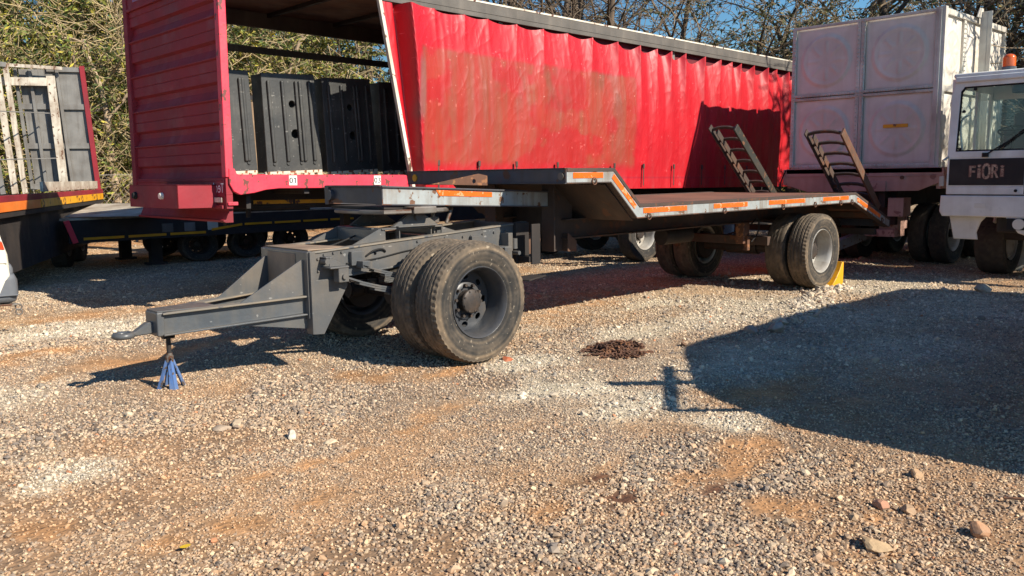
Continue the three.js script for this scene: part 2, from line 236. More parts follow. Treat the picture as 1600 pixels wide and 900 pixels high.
{
  const rnd = rngOf(2024), variants = 7, lists = Array.from({ length: variants }, () => []);
  const pal = [[160, 143, 124], [144, 131, 117], [180, 162, 138], [126, 116, 107], [166, 139, 114], [188, 174, 152], [152, 133, 116], [104, 98, 94]];
  const yaw = R(46.3), total = 780000;
  // radius drawn so that stones per square metre stay even to 5 m and thin out beyond
  const A = (25 - 2.2) / 2, B = Math.pow(5, 1.55) / 0.45, C0 = Math.pow(5, 0.45), C1 = Math.pow(27, 0.45), Bt = B * (C1 - C0);
  for (let i = 0; i < total; i++) {
    const q = rnd() * (A + Bt); const r = q < A ? Math.sqrt(2.2 + 2 * q) : Math.pow(C0 + (q - A) / B, 1 / 0.45);
    const h = yaw + (rnd() - 0.5) * 1.9, x = r * Math.cos(h), z = -r * Math.sin(h), Z = zone(x, z);
    const cover = fbm(x * 1.4, z * 1.4, 141, 3);
    let keep = mix(1, 0.26, Z.soil) * mix(1, 0.95, Z.pale) * (1 - 0.9 * Z.dark) * mix(0.55, 1.1, step(0.35, 0.55, cover)); if (Z.ridge > 0.3) keep = 1;
    if (rnd() > keep) continue;
    const cl = Math.max(step(0.46, 0.6, fbm(x * 0.55 + 3, z * 0.55, 151, 3)), 1 - step(2.9, 4.3, r)) * (1 - Z.pale); let d = 0.0058 + 0.0070 * rnd() * rnd() + (rnd() < 0.025 ? 0.014 * rnd() : 0); if (Z.pale > 0.4 && rnd() < 0.10) d *= 1.4 + 1.3 * rnd(); d *= mix(1, 0.85, Z.pale) * mix(1, 0.7, Z.soil) * mix(1.0, 1.42, cl) * (1 + 0.35 * step(5, 12, r)); if (Z.ridge > 0.3) { d *= 1.5 + 0.9 * rnd(); }
    let c = pal[Math.floor(rnd() * pal.length)]; c = mix3(c, [196, 152, 108], 0.55 * Z.soil + 0.16 * rnd() * (1 - Z.pale)); c = mix3(c, rnd() < 0.25 ? [150, 146, 138] : [214, 206, 188], 0.6 * Z.pale); if (rnd() < 0.004) c = [180, 124, 90];
    const l = 0.90 + 0.26 * rnd();
    lists[i % variants].push([x, groundY(x, z) + d * 0.25, z, d, rnd() * 6.28, (rnd() - 0.5) * 1.2, (rnd() - 0.5) * 1.2, c[0] * l, c[1] * l * 0.99, c[2] * l * 0.97]);
  }
  const grp = new THREE.Group(); grp.name = 'gravel'; tag(grp, 'crushed grey and tan stones spread over the whole yard', 'gravel', null, 'stuff'); scene.add(grp);
  const mat = new THREE.MeshStandardMaterial({ color: 0xffffff, roughness: 0.95 }), o = new THREE.Object3D(), k = new THREE.Color();
  lists.forEach((L) => { const im = new THREE.InstancedMesh(stoneGeo(rnd), mat, L.length); im.name = 'stones'; im.userData.kind = 'stuff'; L.forEach((s, i) => { o.position.set(s[0], s[1], s[2]); o.rotation.set(s[5], s[4], s[6]); o.scale.setScalar(s[3]); o.updateMatrix(); im.setMatrixAt(i, o.matrix); im.setColorAt(i, k.setRGB(s[7] / 255, s[8] / 255, s[9] / 255, THREE.SRGBColorSpace)); }); im.castShadow = im.receiveShadow = true; grp.add(im); });
}
{ // small litter
  const leafG = new THREE.CircleGeometry(0.017, 7).scale(1.5, 0.8, 1), p = leafG.attributes.position; for (let i = 0; i < p.count; i++) p.setZ(i, 5 * p.getX(i) * p.getX(i) + 3 * p.getY(i) * p.getY(i)); leafG.rotateX(-1.4).computeVertexNormals();
  const lf = finish(new THREE.Mesh(boxUV(leafG), new THREE.MeshStandardMaterial({ color: 0xb8981e, roughness: 0.8, side: THREE.DoubleSide }))); lf.name = 'fallen_leaf'; lf.position.set(1.38, groundY(1.38, -3.53) + 0.022, -3.53); scene.add(lf); tag(lf, 'single yellow leaf on orange soil near the bottom edge', 'leaf');
  solo('stick', 'short reddish brown stick lying on grey gravel', 'stick', [beam([4.42, groundY(4.42, -1.2) + 0.025, -1.2], [4.52, groundY(4.52, -1.0) + 0.03, -1.0], 0.014, 0.012)], M.rust, [4.47, 0, -1.1]);
}
// rocks one can point to
{
  const rnd = rngOf(77);
  const rk = (name, label, x, z, r, col, sy = 0.7, turn = 0, sx = 1) => {
    let g = new THREE.IcosahedronGeometry(1, 4); const p = g.attributes.position, sd = Math.floor(rnd() * 900), cuts = []; // broken faces
    for (let k = 0; k < 13; k++) cuts.push([V(rnd() - 0.5, rnd() - 0.5, rnd() - 0.5).normalize(), 0.5 + 0.32 * rnd()]);
    for (let i = 0; i < p.count; i++) { const v = V(p.getX(i), p.getY(i), p.getZ(i)); for (const [n, c] of cuts) { const e = v.dot(n) - c; if (e > 0) v.addScaledVector(n, -e); } v.multiplyScalar(1.25 + 0.05 * vn(v.x * 7 + 9, v.y * 7 + v.z * 5 + 9, sd)); p.setXYZ(i, v.x * r * sx, v.y * r * sy, v.z * r * 0.8); }
    g.computeVertexNormals(); g = boxUV(g);
    const m = finish(new THREE.Mesh(g, paint(col, { d: [150, 130, 108], dirt: 0.6, rough: 0.95, size: 0.25, seed: sd, n: 128, bump: 0.006 }))); m.name = numbered('rock'); m.position.set(x, groundY(x, z) + r * sy * 0.4, z); m.rotation.y = turn; scene.add(m); tag(m, label, 'rock', 'loose rocks lying on the gravel');
  };
  rk('rock', 'long tan slab of rock beside the orange soil streak near the bottom edge', 3.49, -1.42, 0.075, [176, 148, 112], 0.42, 0.9, 1.1);
  rk('rock', 'blocky orange and tan rock in grey gravel, nearest the bottom corner', 3.95, -1.16, 0.05, [174, 130, 96], 0.75, 0.3);
  rk('rock', 'rounded pale orange rock touching a patch of orange soil', 4.0, -1.48, 0.036, [176, 142, 108], 0.75, 1.2);
  rk('rock', 'upright reddish rock chip beside the rounded pale orange rock', 3.97, -1.60, 0.034, [164, 118, 92], 0.95, 2);
  rk('rock', 'tan rock alone in grey gravel below the large shadow', 4.53, -1.64, 0.042, [196, 154, 110], 0.6, 0.4);
  rk('rock', 'flat pale rock by itself behind the wheel chock side shadow', 12.04, -3.65, 0.12, [176, 166, 148], 0.5, 0.6);
  rk('rock', 'white chip of rock below the tow dolly wheels, pointed top', 2.53, -4.66, 0.042, [214, 204, 186], 0.7, 0.6);
  rk('rock', 'flat cream rock chip a step from the pointed white one', 2.64, -4.4, 0.04, [208, 188, 156], 0.4, 0.2);
  rk('rock', 'cream rock next to two dark stones below the axle stand', 2.40, -5.14, 0.045, [206, 184, 152], 0.65, 1.4);
  rk('rock', 'flat grey brown rock half sunk beside the cream rock', 2.31, -5.16, 0.055, [160, 142, 122], 0.3, 0.4);
  rk('rock', 'red brown rock lying next to the dolly tyre', 4.95, -5.25, 0.05, [170, 92, 58], 0.5, 0.4);
  rk('rock', 'grey broken rock at the far edge of the large shadow', 7.75, -4.25, 0.11, [158, 152, 142], 0.6, 0.2);
  rk('rock', 'second grey broken rock, touching the first at the shadow edge', 7.52, -4.38, 0.08, [150, 144, 136], 0.6, 1.2);
  rk('rock', 'small dark brown rock between chain heap and large shadow', 6.5, -4.5, 0.04, [112, 84, 64], 0.7, 0.5);
}
// ---------------------------------------------------------------- wheels (axle along z, outer face towards +z)
const tyreMap = (seed, dust) => { const t = dataTex(512, 256, (u, v) => { // u round the tyre, v across: sidewall, tread, sidewall
  const tread = v > 0.3 && v < 0.7; const e = Math.abs(v - 0.5) * 2, ring = tread ? 0.55 : 0.2 + 0.45 * Math.exp(-Math.pow((e - 0.46) / 0.09, 2)) + 0.16 * Math.sin(e * 46) * Math.sin(e * 9); const q = clamp(dust * (ring + 0.75 * (fbm(u * 10, v * 10, seed, 5, 10, 10) - 0.48) + 0.3 * (fbm(u * 3, v * 3, seed + 3, 2, 3, 3) - 0.5)));
  let c = mix3([42, 41, 40], [140, 120, 96], q); const k = fbm(u * 40, v * 20, seed + 5, 3, 40, 20); c = c.map((x) => x * (0.82 + 0.36 * k));
  if (!tread && vn(u * 70, v * 40, seed + 9, 70, 40) > 0.93) c = mix3(c, [176, 162, 140], 0.6); return c; }); return t; };
function tyreGeo(segs, rad = 0.515, rim = 0.292, w = 0.28, deep = 0.011, fine = true) {
  const h = w / 2, prof = []; // [r, z, isTread]
  const side = [[rim, -0.72 * h], [rim + 0.012, -0.80 * h], [rim + 0.035, -0.86 * h], [rim + 0.05, -0.90 * h], [rim + 0.055, -0.885 * h], [rim + 0.09, -0.985 * h], [rim + 0.12, -h], [rim + 0.124, -0.985 * h], [rim + 0.13, -0.985 * h], [rim + 0.134, -h], [rad - 0.06, -0.985 * h], [rad - 0.035, -0.93 * h], [rad - 0.031, -0.915 * h], [rad - 0.027, -0.915 * h], [rad - 0.022, -0.925 * h]];
  for (const [r, z] of side) prof.push([r, z, 0]);
  const nt = fine ? 40 : 14; for (let i = 0; i <= nt; i++) { const t = -1 + 2 * i / nt; prof.push([rad - 0.006 - 0.012 * Math.pow(Math.abs(t), 3.5), t * 0.90 * h, 1]); }
  for (const [r, z] of [...side].reverse()) prof.push([r, -z, 0]);
  const arc = [0]; for (let i = 1; i < prof.length; i++) arc.push(arc[i - 1] + Math.hypot(prof[i][0] - prof[i - 1][0], prof[i][1] - prof[i - 1][1])); arc.forEach((a, i) => { arc[i] = a / arc[prof.length - 1]; arc[i] = arc[i] * 0.998 + 0.001; });
  const n = prof.length, pos = [], uv = [], idx = [], P = fine ? 60 : 30, gro = [-0.52, -0.2, 0.2, 0.52].map((x) => x * h);
  for (let j = 0; j <= segs; j++) { const th = j / segs * Math.PI * 2, ph = (j / segs * P) % 1, tri = Math.abs(ph * 2 - 1) * 2 - 1;
    prof.forEach(([r, z, t], i) => { let rr = r; if (t) { for (const g of gro) if (Math.abs(z - g - 0.005 * tri) < (fine ? 0.0042 : 0.009)) rr -= deep; if (Math.abs(z) > 0.72 * h && (ph < 0.28)) rr -= deep * 0.8; if (fine && Math.abs(Math.abs(z) - 0.36 * h) < 0.006 && ph > 0.4 && ph < 0.62) rr -= deep * 0.7; }
      else if (r > rad - 0.04 && r < rad - 0.015 && ph < 0.28) rr -= 0.004;
      pos.push(rr * Math.cos(th), rr * Math.sin(th), z); uv.push(j / segs * 2, arc[i]); }); }
  for (let j = 0; j < segs; j++) for (let i = 0; i < n - 1; i++) { const a = j * n + i, b = a + 1, c = a + n, d = c + 1; idx.push(a, b, c, b, d, c); }
  const g = new THREE.BufferGeometry(); g.setAttribute('position', new THREE.Float32BufferAttribute(pos, 3)); g.setAttribute('uv', new THREE.Float32BufferAttribute(uv, 2)); g.setIndex(idx); g.computeVertexNormals(); return g;
}
const tyreFine = tyreGeo(240), tyrePlain = tyreGeo(90, 0.515, 0.292, 0.28, 0.011, false);
const tyreDusty = new THREE.MeshStandardMaterial({ map: tyreMap(301, 0.95), roughness: 0.92, bumpMap: bump1, bumpScale: 0.002, side: THREE.DoubleSide });
const tyreDark = new THREE.MeshStandardMaterial({ map: tyreMap(305, 0.45), roughness: 0.92, side: THREE.DoubleSide });
function latheZ(pts, n = 48) { return new THREE.LatheGeometry(pts.map(([r, z]) => new THREE.Vector2(r, z)), n).rotateX(Math.PI / 2); }
const torusZ = (R0, r, z, n = 40) => new THREE.TorusGeometry(R0, r, 6, n).translate(0, 0, z);
// deep = disc set far in (outer wheel of a pair); the rim is a barrel with a pressed disc, hand holes, a hub and studs
function wheel(tyreG, tyreM, rimM, { deep = true, hub = true, holes = 8, k = 1 } = {}) {
  const w = new THREE.Group(); w.name = 'wheel';
  const add = (name, g, m) => { const o = finish(new THREE.Mesh(g, m)); o.name = name; if (name === 'wheel_nuts') o.userData.kind = 'stuff'; w.add(o); return o; };
  add('tyre', tyreG, tyreM);
  const zd = deep ? -0.092 : 0.055; // disc plane
  const barrel = latheZ([[0.296, 0.118], [0.302, 0.112], [0.298, 0.104], [0.287, 0.100], [0.282, 0.09], [0.272, 0.06], [0.268, -0.02], [0.262, -0.06], [0.262, -0.11], [0.29, -0.118]], 56);
  const barrelIn = latheZ([[0.298, 0.120], [0.291, 0.121], [0.276, 0.092], [0.264, 0.06], [0.259, -0.02], [0.254, -0.06], [0.254, -0.11], [0.284, -0.120]], 56);
  const sh = new THREE.Shape(); sh.absarc(0, 0, 0.262, 0, Math.PI * 2); for (let i = 0; i < holes; i++) { const a = (i + 0.5) / holes * Math.PI * 2; sh.holes.push(new THREE.Path().absellipse(0.205 * Math.cos(a), 0.205 * Math.sin(a), 0.034, 0.026, 0, Math.PI * 2, true, a + Math.PI / 2)); }
  const disc = new THREE.ExtrudeGeometry(sh, { depth: 0.012, bevelEnabled: true, bevelThickness: 0.003, bevelSize: 0.003, bevelSegments: 1, curveSegments: 20 }).translate(0, 0, zd - 0.006);
  const cone = latheZ([[0.165, zd + 0.01], [0.155, zd + 0.03], [0.12, zd + 0.034]], 40);
  add('rim', join([barrel, barrelIn, disc, cone]), rimM);
  if (hub) {
    const zh = deep ? 0.008 : 0.10; const b = [cyl(0.088, zh - zd, 'z', 0, 0, (zh + zd) / 2, 28), latheZ([[0.1, zh - 0.018], [0.102, zh - 0.006], [0.09, zh + 0.004], [0.05, zh + 0.012], [0.0, zh + 0.014]], 28)];
    for (let i = 0; i < 8; i++) { const a = i / 8 * 6.283; b.push(cyl(0.009, 0.012, 'z', 0.086 * Math.cos(a), 0.086 * Math.sin(a), zh + 0.003, 6)); }
    add('hub', join(b), M.hub); const s = []; for (let i = 0; i < 10; i++) { const a = (i + 0.25) / 10 * 6.283; s.push(cyl(0.014, 0.035, 'z', 0.135 * Math.cos(a), 0.135 * Math.sin(a), zd + 0.045, 6)); } add('wheel_nuts', join(s), M.hub);
  }
  if (k !== 1) w.scale.setScalar(k); return w;
}
const flip = (w) => { w.rotation.y = Math.PI; return w; };
const wOuter = wheel(tyreFine, tyreDusty, M.rim, { k: 1.03 }), wInner = wheel(tyreFine, tyreDusty, M.rim, { deep: false, hub: false, k: 1.03 });
const wLoaderO = wheel(tyreFine, tyreDusty, M.rimLight), wLoaderI = wheel(tyrePlain, tyreDusty, M.rimLight, { deep: false, hub: false });
const wShadeO = wheel(tyrePlain, tyreDark, M.hub);  // rim colour darkened to stand for shade around the flat trailer wheels
const wDarkO = wheel(tyrePlain, tyreDark, M.rimLight), wDarkI = wheel(tyrePlain, tyreDark, M.rimLight, { deep: false, hub: false });
function duals(t, x, y, zOuter, spacing, sideSign, o, i, spin = 0) { // a pair at one axle end, zOuter = centre plane of the outer wheel
  const a = put(t, o, [x, y, zOuter]), b = put(t, i, [x, y, zOuter - sideSign * spacing]); if (sideSign < 0) { flip(a); flip(b); } a.rotation.z = spin; b.rotation.z = spin + 0.7;
}

// ---------------------------------------------------------------- tow dolly with drawbar
{
  const XA = 4.72, ZC = -6.5, t = thing('tow_dolly', 'dark grey tow dolly with drawbar, leaf springs and dusty twin tyres', 'tow dolly', [XA, 0, ZC]);
  const ry = (x) => 1.0 + (x - 3.6) * 0.0537; // top of the chassis rails
  for (const s of [1, -1]) {
    const z = ZC + s * 0.385, zi = z - s * 0.055;
    const web = plateXY([[3.57, ry(3.57)], [3.57, ry(3.57) - 0.25], [4.0, ry(4) - 0.25], [6.05, ry(6.05) - 0.22], [6.05, ry(6.05)]], z - 0.006, z + 0.006, 0.002, [[4.2, ry(4.2) - 0.09, 0.014], [4.3, ry(4.3) - 0.085, 0.014], [4.25, ry(4.25) - 0.07, 0.006]]);
    part(t, 'chassis_rail', [web, beam([3.57, ry(3.57) - 0.243, (z + zi) / 2], [6.05, ry(6.05) - 0.213, (z + zi) / 2], 0.085, 0.014)], M.dolly);
    part(t, 'top_flange', beam([3.57, ry(3.57) - 0.006, (z + zi) / 2], [6.05, ry(6.05) - 0.006, (z + zi) / 2], 0.09, 0.016), M.dollyDustLit);
    part(t, 'side_plate', [plateXY([[3.545, 1.0], [3.545, 0.32], [3.655, 0.31], [3.90, 0.70], [3.90, 0.765], [3.60, 0.76], [3.60, 1.0]], z + s * 0.01, z + s * 0.022, 0.002), beam([3.552, 0.32, z - s * 0.02], [3.552, 1.0, z - s * 0.02], 0.1, 0.012, V(1, 0, 0))], M.dolly);
    const bolts = []; for (const [x, y] of [[3.63, .94], [3.63, .84], [3.69, .97], [3.78, .98], [3.86, .98], [3.9, .86], [3.86, .8], [5.2, 1.03], [5.3, 1.03], [5.45, 1.04], [5.6, 1.05], [5.75, 1.06], [5.2, .95], [5.72, .93], [4.66, 1.02], [4.98, 1.03]]) bolts.push(cyl(0.011, 0.016, 'z', x, y, z + s * 0.012, 6));
    part(t, 'bolts', bolts, M.dolly, { kind: 'stuff' });
    // spring hangers and leaf springs outside the rail
    const zs = z + s * 0.10;
    part(t, 'spring_hanger', [bx(3.66, 3.84, 0.86, 0.875, z, zs + s * 0.05), bx(3.74, 3.84, 0.74, 0.87, zs - 0.045, zs + 0.045, 0.01), cyl(0.022, 0.13, 'z', 3.79, 0.79, zs), cyl(0.024, 0.11, 'z', 3.665, 0.92, z + s * 0.05), plateXY([[3.68, 0.955], [3.84, 0.875], [3.68, 0.875]], zs - 0.006, zs + 0.006), bx(3.65, 3.72, 0.945, 0.957, z, zs)], M.dolly);
    part(t, 'spring_hanger', [bx(5.52, 5.72, 0.90, 0.915, z, zs + s * 0.04), bx(5.62, 5.72, 0.78, 0.91, zs - 0.045, zs + 0.045, 0.012), cyl(0.024, 0.12, 'z', 5.67, 0.8, zs), bx(5.69, 5.75, 0.86, 1.04, z, zs + s * 0.02), cyl(0.03, 0.1, 'y', 5.79, 0.93, zs, 14), cyl(0.02, 0.12, 'z', 5.8, 0.84, zs)], M.dolly);
    part(t, 'helper_bracket', [bx(3.93, 4.06, 0.86, 0.98, z, z + s * 0.05), bx(3.98, 4.06, 0.84, 0.9, z + s * 0.03, zs + s * 0.04)], M.dolly); part(t, 'helper_bracket', bx(5.28, 5.42, 0.90, 1.03, z, z + s * 0.05), M.dolly);
    const leaf = (x0, x1, y0, ym, n, th, zc, wd, nm) => { const sp = part(t, 'leaf_spring', [tube([[x0, y0 + 0.012, zc], [x0 + 0.05, y0, zc]], 0.012, 4, 6)], M.dolly); for (let i = 0; i < n; i++) { const f = 1 - i * 0.16, m = (x0 + x1) / 2, h = (x1 - x0) / 2 * f, g = []; for (let k = 0; k < 10; k++) { const a = -1 + k / 5, b = a + 0.2, y = (q) => ym - i * th * 1.15 + (y0 - ym) * q * q * f * f; g.push(beam([m + a * h, y(a), zc], [m + b * h, y(b), zc], wd, th, V(0, 1, 0), 0.002)); } const lm = part(sp, 'leaf', g, M.dolly, { local: true }); lm.geometry.translate(-XA, 0, -ZC); } };
    leaf(3.79, 5.67, 0.79, 0.60, 4, 0.016, zs, 0.08); leaf(3.98, 5.36, 0.865, 0.735, 3, 0.014, zs, 0.08);
    part(t, 'u_bolts', [rod([4.65, 0.45, zs - 0.05], [4.65, 0.8, zs - 0.05], 0.01), rod([4.79, 0.45, zs - 0.05], [4.79, 0.8, zs - 0.05], 0.01), rod([4.65, 0.45, zs + 0.05], [4.65, 0.8, zs + 0.05], 0.01), rod([4.79, 0.45, zs + 0.05], [4.79, 0.8, zs + 0.05], 0.01), bx(4.62, 4.82, 0.74, 0.77, zs - 0.06, zs + 0.06)], M.dark);
    part(t, 'brake_drum', [cyl(0.205, 0.18, 'z', XA, 0.515, ZC + s * 0.68, 32), cyl(0.075, 0.14, 'x', XA - 0.28, 0.55, ZC + s * 0.34, 20), cyl(0.085, 0.02, 'x', XA - 0.32, 0.55, ZC + s * 0.34, 20), rod([XA - 0.22, 0.55, ZC + s * 0.34], [XA - 0.05, 0.52, ZC + s * 0.5], 0.012)], M.dark);
    duals(t, XA, 0.53, ZC + s * 1.055, 0.345, s, wOuter, wInner, s > 0 ? 0.35 : 1.1);
    part(t, 'gusset', [plateXY([[3.55, 0.645], [3.55, 0.925], [3.52, 0.935], [2.98, 0.60]], 0, 0.014, 0.002).applyMatrix4(new THREE.Matrix4().makeRotationY(s * -0.21).setPosition(0, 0, 0)).translate(0, 0, 0)].map((g) => { // swing with its drawbar beam
      g.applyMatrix4(new THREE.Matrix4().makeRotationY(s * 0.21)); const p = g.attributes.position; for (let i = 0; i < p.count; i++) p.setZ(i, p.getZ(i) + ZC + s * mix(0.09, 0.31, (p.getX(i) - 2.42) / 1.13)); g.computeVertexNormals(); return g; }), M.dolly);
    part(t, 'gusset', [plateXY([[3.55, 0.48], [3.55, 0.36], [2.95, 0.455]], 0, 0.014, 0.002)].map((g) => { const p = g.attributes.position; for (let i = 0; i < p.count; i++) p.setZ(i, p.getZ(i) + ZC + s * mix(0.09, 0.31, (p.getX(i) - 2.42) / 1.13)); g.computeVertexNormals(); return g; }), M.dolly);
    part(t, 'weld_bead', tube([[3.548, 0.66, ZC + s * 0.305], [3.55, 0.8, ZC + s * 0.31], [3.548, 0.92, ZC + s * 0.31]], 0.008, 30, 5), M.dollyDustLit, { kind: 'stuff' });
    // drawbar side beam: I section, converging to the nose
    const a = (y) => V(2.45, y, ZC + s * 0.085), b = (y) => V(3.55, y + 0.02, ZC + s * 0.31);
    part(t, 'drawbar_beam', [beam(a(0.515), b(0.55), 0.012, 0.155), beam(a(0.435), b(0.465), 0.11, 0.014)], M.dolly);
  }
  for (const s of [1, -1]) part(t, 'top_flange', beam([2.45, 0.598, ZC + s * 0.085], [3.55, 0.634, ZC + s * 0.31], 0.11, 0.015), M.dollyDustLit);
  part(t, 'axle', [cyl(0.06, 1.7, 'z', XA, 0.515, ZC, 20), bx(XA - 0.06, XA + 0.06, 0.46, 0.57, ZC - 0.6, ZC + 0.6, 0.02)], M.dark);
  part(t, 'cross_member', bx(3.535, 3.55, 0.45, 1.0, ZC - 0.385, ZC + 0.385), M.dolly); part(t, 'cross_member', bx(3.545, 3.58, 0.99, 1.006, ZC - 0.385, ZC + 0.385), M.dolly); part(t, 'cross_member', bx(5.98, 6.03, 0.92, 1.12, ZC - 0.35, ZC + 0.35), M.dolly); part(t, 'cross_member', bx(4.9, 4.98, 0.9, 1.05, ZC - 0.36, ZC + 0.36), M.dolly);
  part(t, 'cross_member', [bx(3.53, 3.536, 0.62, 0.98, ZC - 0.27, ZC + 0.2)], M.dollyTop, { label: 'tan bare metal front of the cross member' });
  part(t, 'top_plate', [plateXZ([[3.56, ZC - 0.36], [3.56, ZC + 0.36], [3.98, ZC + 0.36], [3.78, ZC - 0.36]], 1.008, 1.018)], M.dollyTop);
  part(t, 'nose_plate', [bx(2.40, 2.46, 0.425, 0.61, ZC - 0.115, ZC + 0.115, 0.012), plateXZ([[2.41, ZC - 0.1], [2.41, ZC + 0.1], [2.78, ZC + 0.155], [2.86, ZC + 0.09], [2.86, ZC - 0.09], [2.78, ZC - 0.155]], 0.608, 0.62)], M.dolly);
  const eye = [plateXY([[2.42, 0.445], [2.42, 0.535], [2.36, 0.53], [2.27, 0.475], [2.235, 0.468], [2.235, 0.445], [2.3, 0.44]], ZC - 0.035, ZC + 0.035, 0.008), new THREE.TorusGeometry(0.06, 0.024, 10, 28).rotateX(Math.PI / 2).translate(2.19, 0.453, ZC)];
  part(t, 'tow_eye', eye, M.dolly);
  // fifth wheel: base plate over the rails, pedestal brackets and the pad that carries the trailer
  const zb = ZC + 0.34;
  part(t, 'mounting_angle', [plateXY([[4.0, ry(4) + 0.004], [4.28, ry(4.28) + 0.11], [4.34, ry(4.34) + 0.11], [4.34, ry(4.34) + 0.004]], zb - 0.008, zb + 0.008), bx(4.30, 4.98, 1.135, 1.152, zb - 0.1, zb + 0.02), bx(4.34, 4.352, 1.03, 1.14, zb - 0.06, zb), bx(4.5, 4.512, 1.04, 1.14, zb - 0.06, zb), bx(4.86, 4.872, 1.07, 1.14, zb - 0.06, zb), plateXY([[4.98, 1.14], [5.16, 1.085], [4.98, 1.075]], zb - 0.008, zb + 0.008)], M.dolly);
  const zf = ZC - 0.34;
  part(t, 'mounting_angle', [plateXY([[4.0, ry(4) + 0.004], [4.28, ry(4.28) + 0.11], [4.34, ry(4.34) + 0.11], [4.34, ry(4.34) + 0.004]], zf - 0.008, zf + 0.008), bx(4.30, 4.98, 1.135, 1.152, zf - 0.02, zf + 0.1)], M.dolly);
  part(t, 'cross_angle', bx(4.28, 4.296, 1.03, 1.14, ZC - 0.33, ZC + 0.33), M.dolly); part(t, 'cross_angle', bx(4.28, 4.36, 1.14, 1.152, ZC - 0.33, ZC + 0.23), M.dolly); part(t, 'cross_angle', bx(4.93, 4.946, 1.07, 1.135, ZC - 0.3, ZC + 0.3), M.dolly);
  for (const s of [1, -1]) part(t, 'pedestal', [plateXY([[4.42, 1.155], [4.60, 1.265], [4.78, 1.265], [4.95, 1.155]], ZC + s * 0.33 - 0.02, ZC + s * 0.33 + 0.02, 0.006), bx(4.46, 4.9, 1.152, 1.165, ZC + s * 0.33 - 0.06, ZC + s * 0.33 + 0.06), cyl(0.03, 0.1, 'z', 4.69, 1.24, ZC + s * 0.33)], M.dolly);
  part(t, 'fifth_wheel', [plateXZ([[4.25, ZC - 0.1], [4.3, ZC - 0.4], [4.55, ZC - 0.46], [4.95, ZC - 0.42], [5.25, ZC - 0.2], [5.05, ZC], [5.25, ZC + 0.2], [4.95, ZC + 0.42], [4.55, ZC + 0.46], [4.3, ZC + 0.4], [4.25, ZC + 0.1]], 1.272, 1.312, 0.01), bx(4.56, 4.82, 1.27, 1.335, ZC + 0.3, ZC + 0.49, 0.012)], M.steel);
  part(t, 'air_coupling', [cyl(0.02, 0.1, 'y', 5.0, 1.22, ZC + 0.2), bx(4.95, 5.06, 1.16, 1.22, ZC + 0.15, ZC + 0.22), rod([5.12, 1.16, ZC + 0.25], [5.18, 1.28, ZC + 0.25], 0.018)], M.steel);
  part(t, 'brake_hose', [tube([[4.9, 1.15, ZC - 0.1], [4.4, 1.1, ZC - 0.05], [3.95, 0.99, ZC - 0.02], [3.7, 0.96, ZC - 0.2]], 0.009, 30)], M.rubber);
  part(t, 'air_line', [tube([[3.9, 0.88, ZC + 0.40], [4.2, 0.9, ZC + 0.402], [4.6, 0.95, ZC + 0.40], [5.2, 0.96, ZC + 0.402]], 0.006, 30)], M.rubber);
  part(t, 'brake_hose', [tube([[4.1, 0.93, ZC + 0.4], [4.16, 0.97, ZC + 0.42], [4.26, 0.98, ZC + 0.41], [4.3, 0.96, ZC + 0.4]], 0.008, 20)], M.rubber);
  part(t, 'lamp_bracket', [bx(5.86, 6.04, 0.72, 1.13, ZC + 0.38, ZC + 0.44), bx(5.9, 6.02, 0.72, 1.12, ZC + 0.6, ZC + 0.62), bx(5.88, 5.96, 0.74, 0.8, ZC + 0.44, ZC + 0.6)], M.dark);
  part(t, 'mud_flap', [plateXY([[6.12, 0.99], [6.34, 0.985], [6.31, 0.785], [6.02, 0.79], [6.1, 0.88]], ZC + 0.31, ZC + 0.32)], M.rampPlate, { label: 'tan bare plate hanging behind the wheels' });
  part(t, 'spring_plate', [plateXZ([[5.6, ZC + 0.55], [6.02, ZC + 0.5], [6.1, ZC + 0.62], [5.7, ZC + 0.78]], 0.585, 0.6)], M.dark);
}
// axle stand under the drawbar
{
  const x = 2.52, z = -6.5, t = thing('axle_stand', 'small blue steel axle stand holding up the drawbar nose', 'axle stand', [x, 0, z]);
  for (let i = 0; i < 4; i++) { const a = i * Math.PI / 2 + 0.15, c = Math.cos(a), s = Math.sin(a), e = [c, s]; // folded pressed legs
    const top = (w) => [x + c * 0.016 - s * w, 0.215, z + s * 0.016 + c * w], ft = (w) => [x + c * 0.088 - s * w, -0.012, z + s * 0.088 + c * w];
    const g = new THREE.BufferGeometry(), P = [top(-0.018), top(0.018), ft(-0.034), ft(0.034), [x + c * 0.034, 0.215, z + s * 0.034], [x + c * 0.112, -0.012, z + s * 0.112]];
    const q = [[0, 2, 4], [2, 5, 4], [4, 5, 1], [1, 5, 3]], pos = []; for (const f of q) for (const k of f) pos.push(...P[k]);
    const th = 0.004, pos2 = []; for (const f of q) for (const k of [...f].reverse()) { const v = P[k]; pos2.push(v[0] - c * th, v[1], v[2] - s * th); }
    g.setAttribute('position', new THREE.Float32BufferAttribute(pos.concat(pos2), 3)); g.computeVertexNormals(); part(t, 'leg', g, M.blue); }
  part(t, 'collar', [cyl(0.03, 0.05, 'y', x, 0.225, z, 18), cyl(0.024, 0.02, 'y', x, 0.26, z, 18), rod([x, 0.235, z + 0.02], [x - 0.01, 0.225, z + 0.085], 0.006)], M.steel);
  part(t, 'post', [cyl(0.018, 0.17, 'y', x, 0.32, z, 14), bx(x - 0.045, x + 0.045, 0.385, 0.40, z - 0.03, z + 0.03), bx(x - 0.045, x - 0.033, 0.39, 0.425, z - 0.03, z + 0.03), bx(x + 0.033, x + 0.045, 0.39, 0.425, z - 0.03, z + 0.03)], M.dark);
}

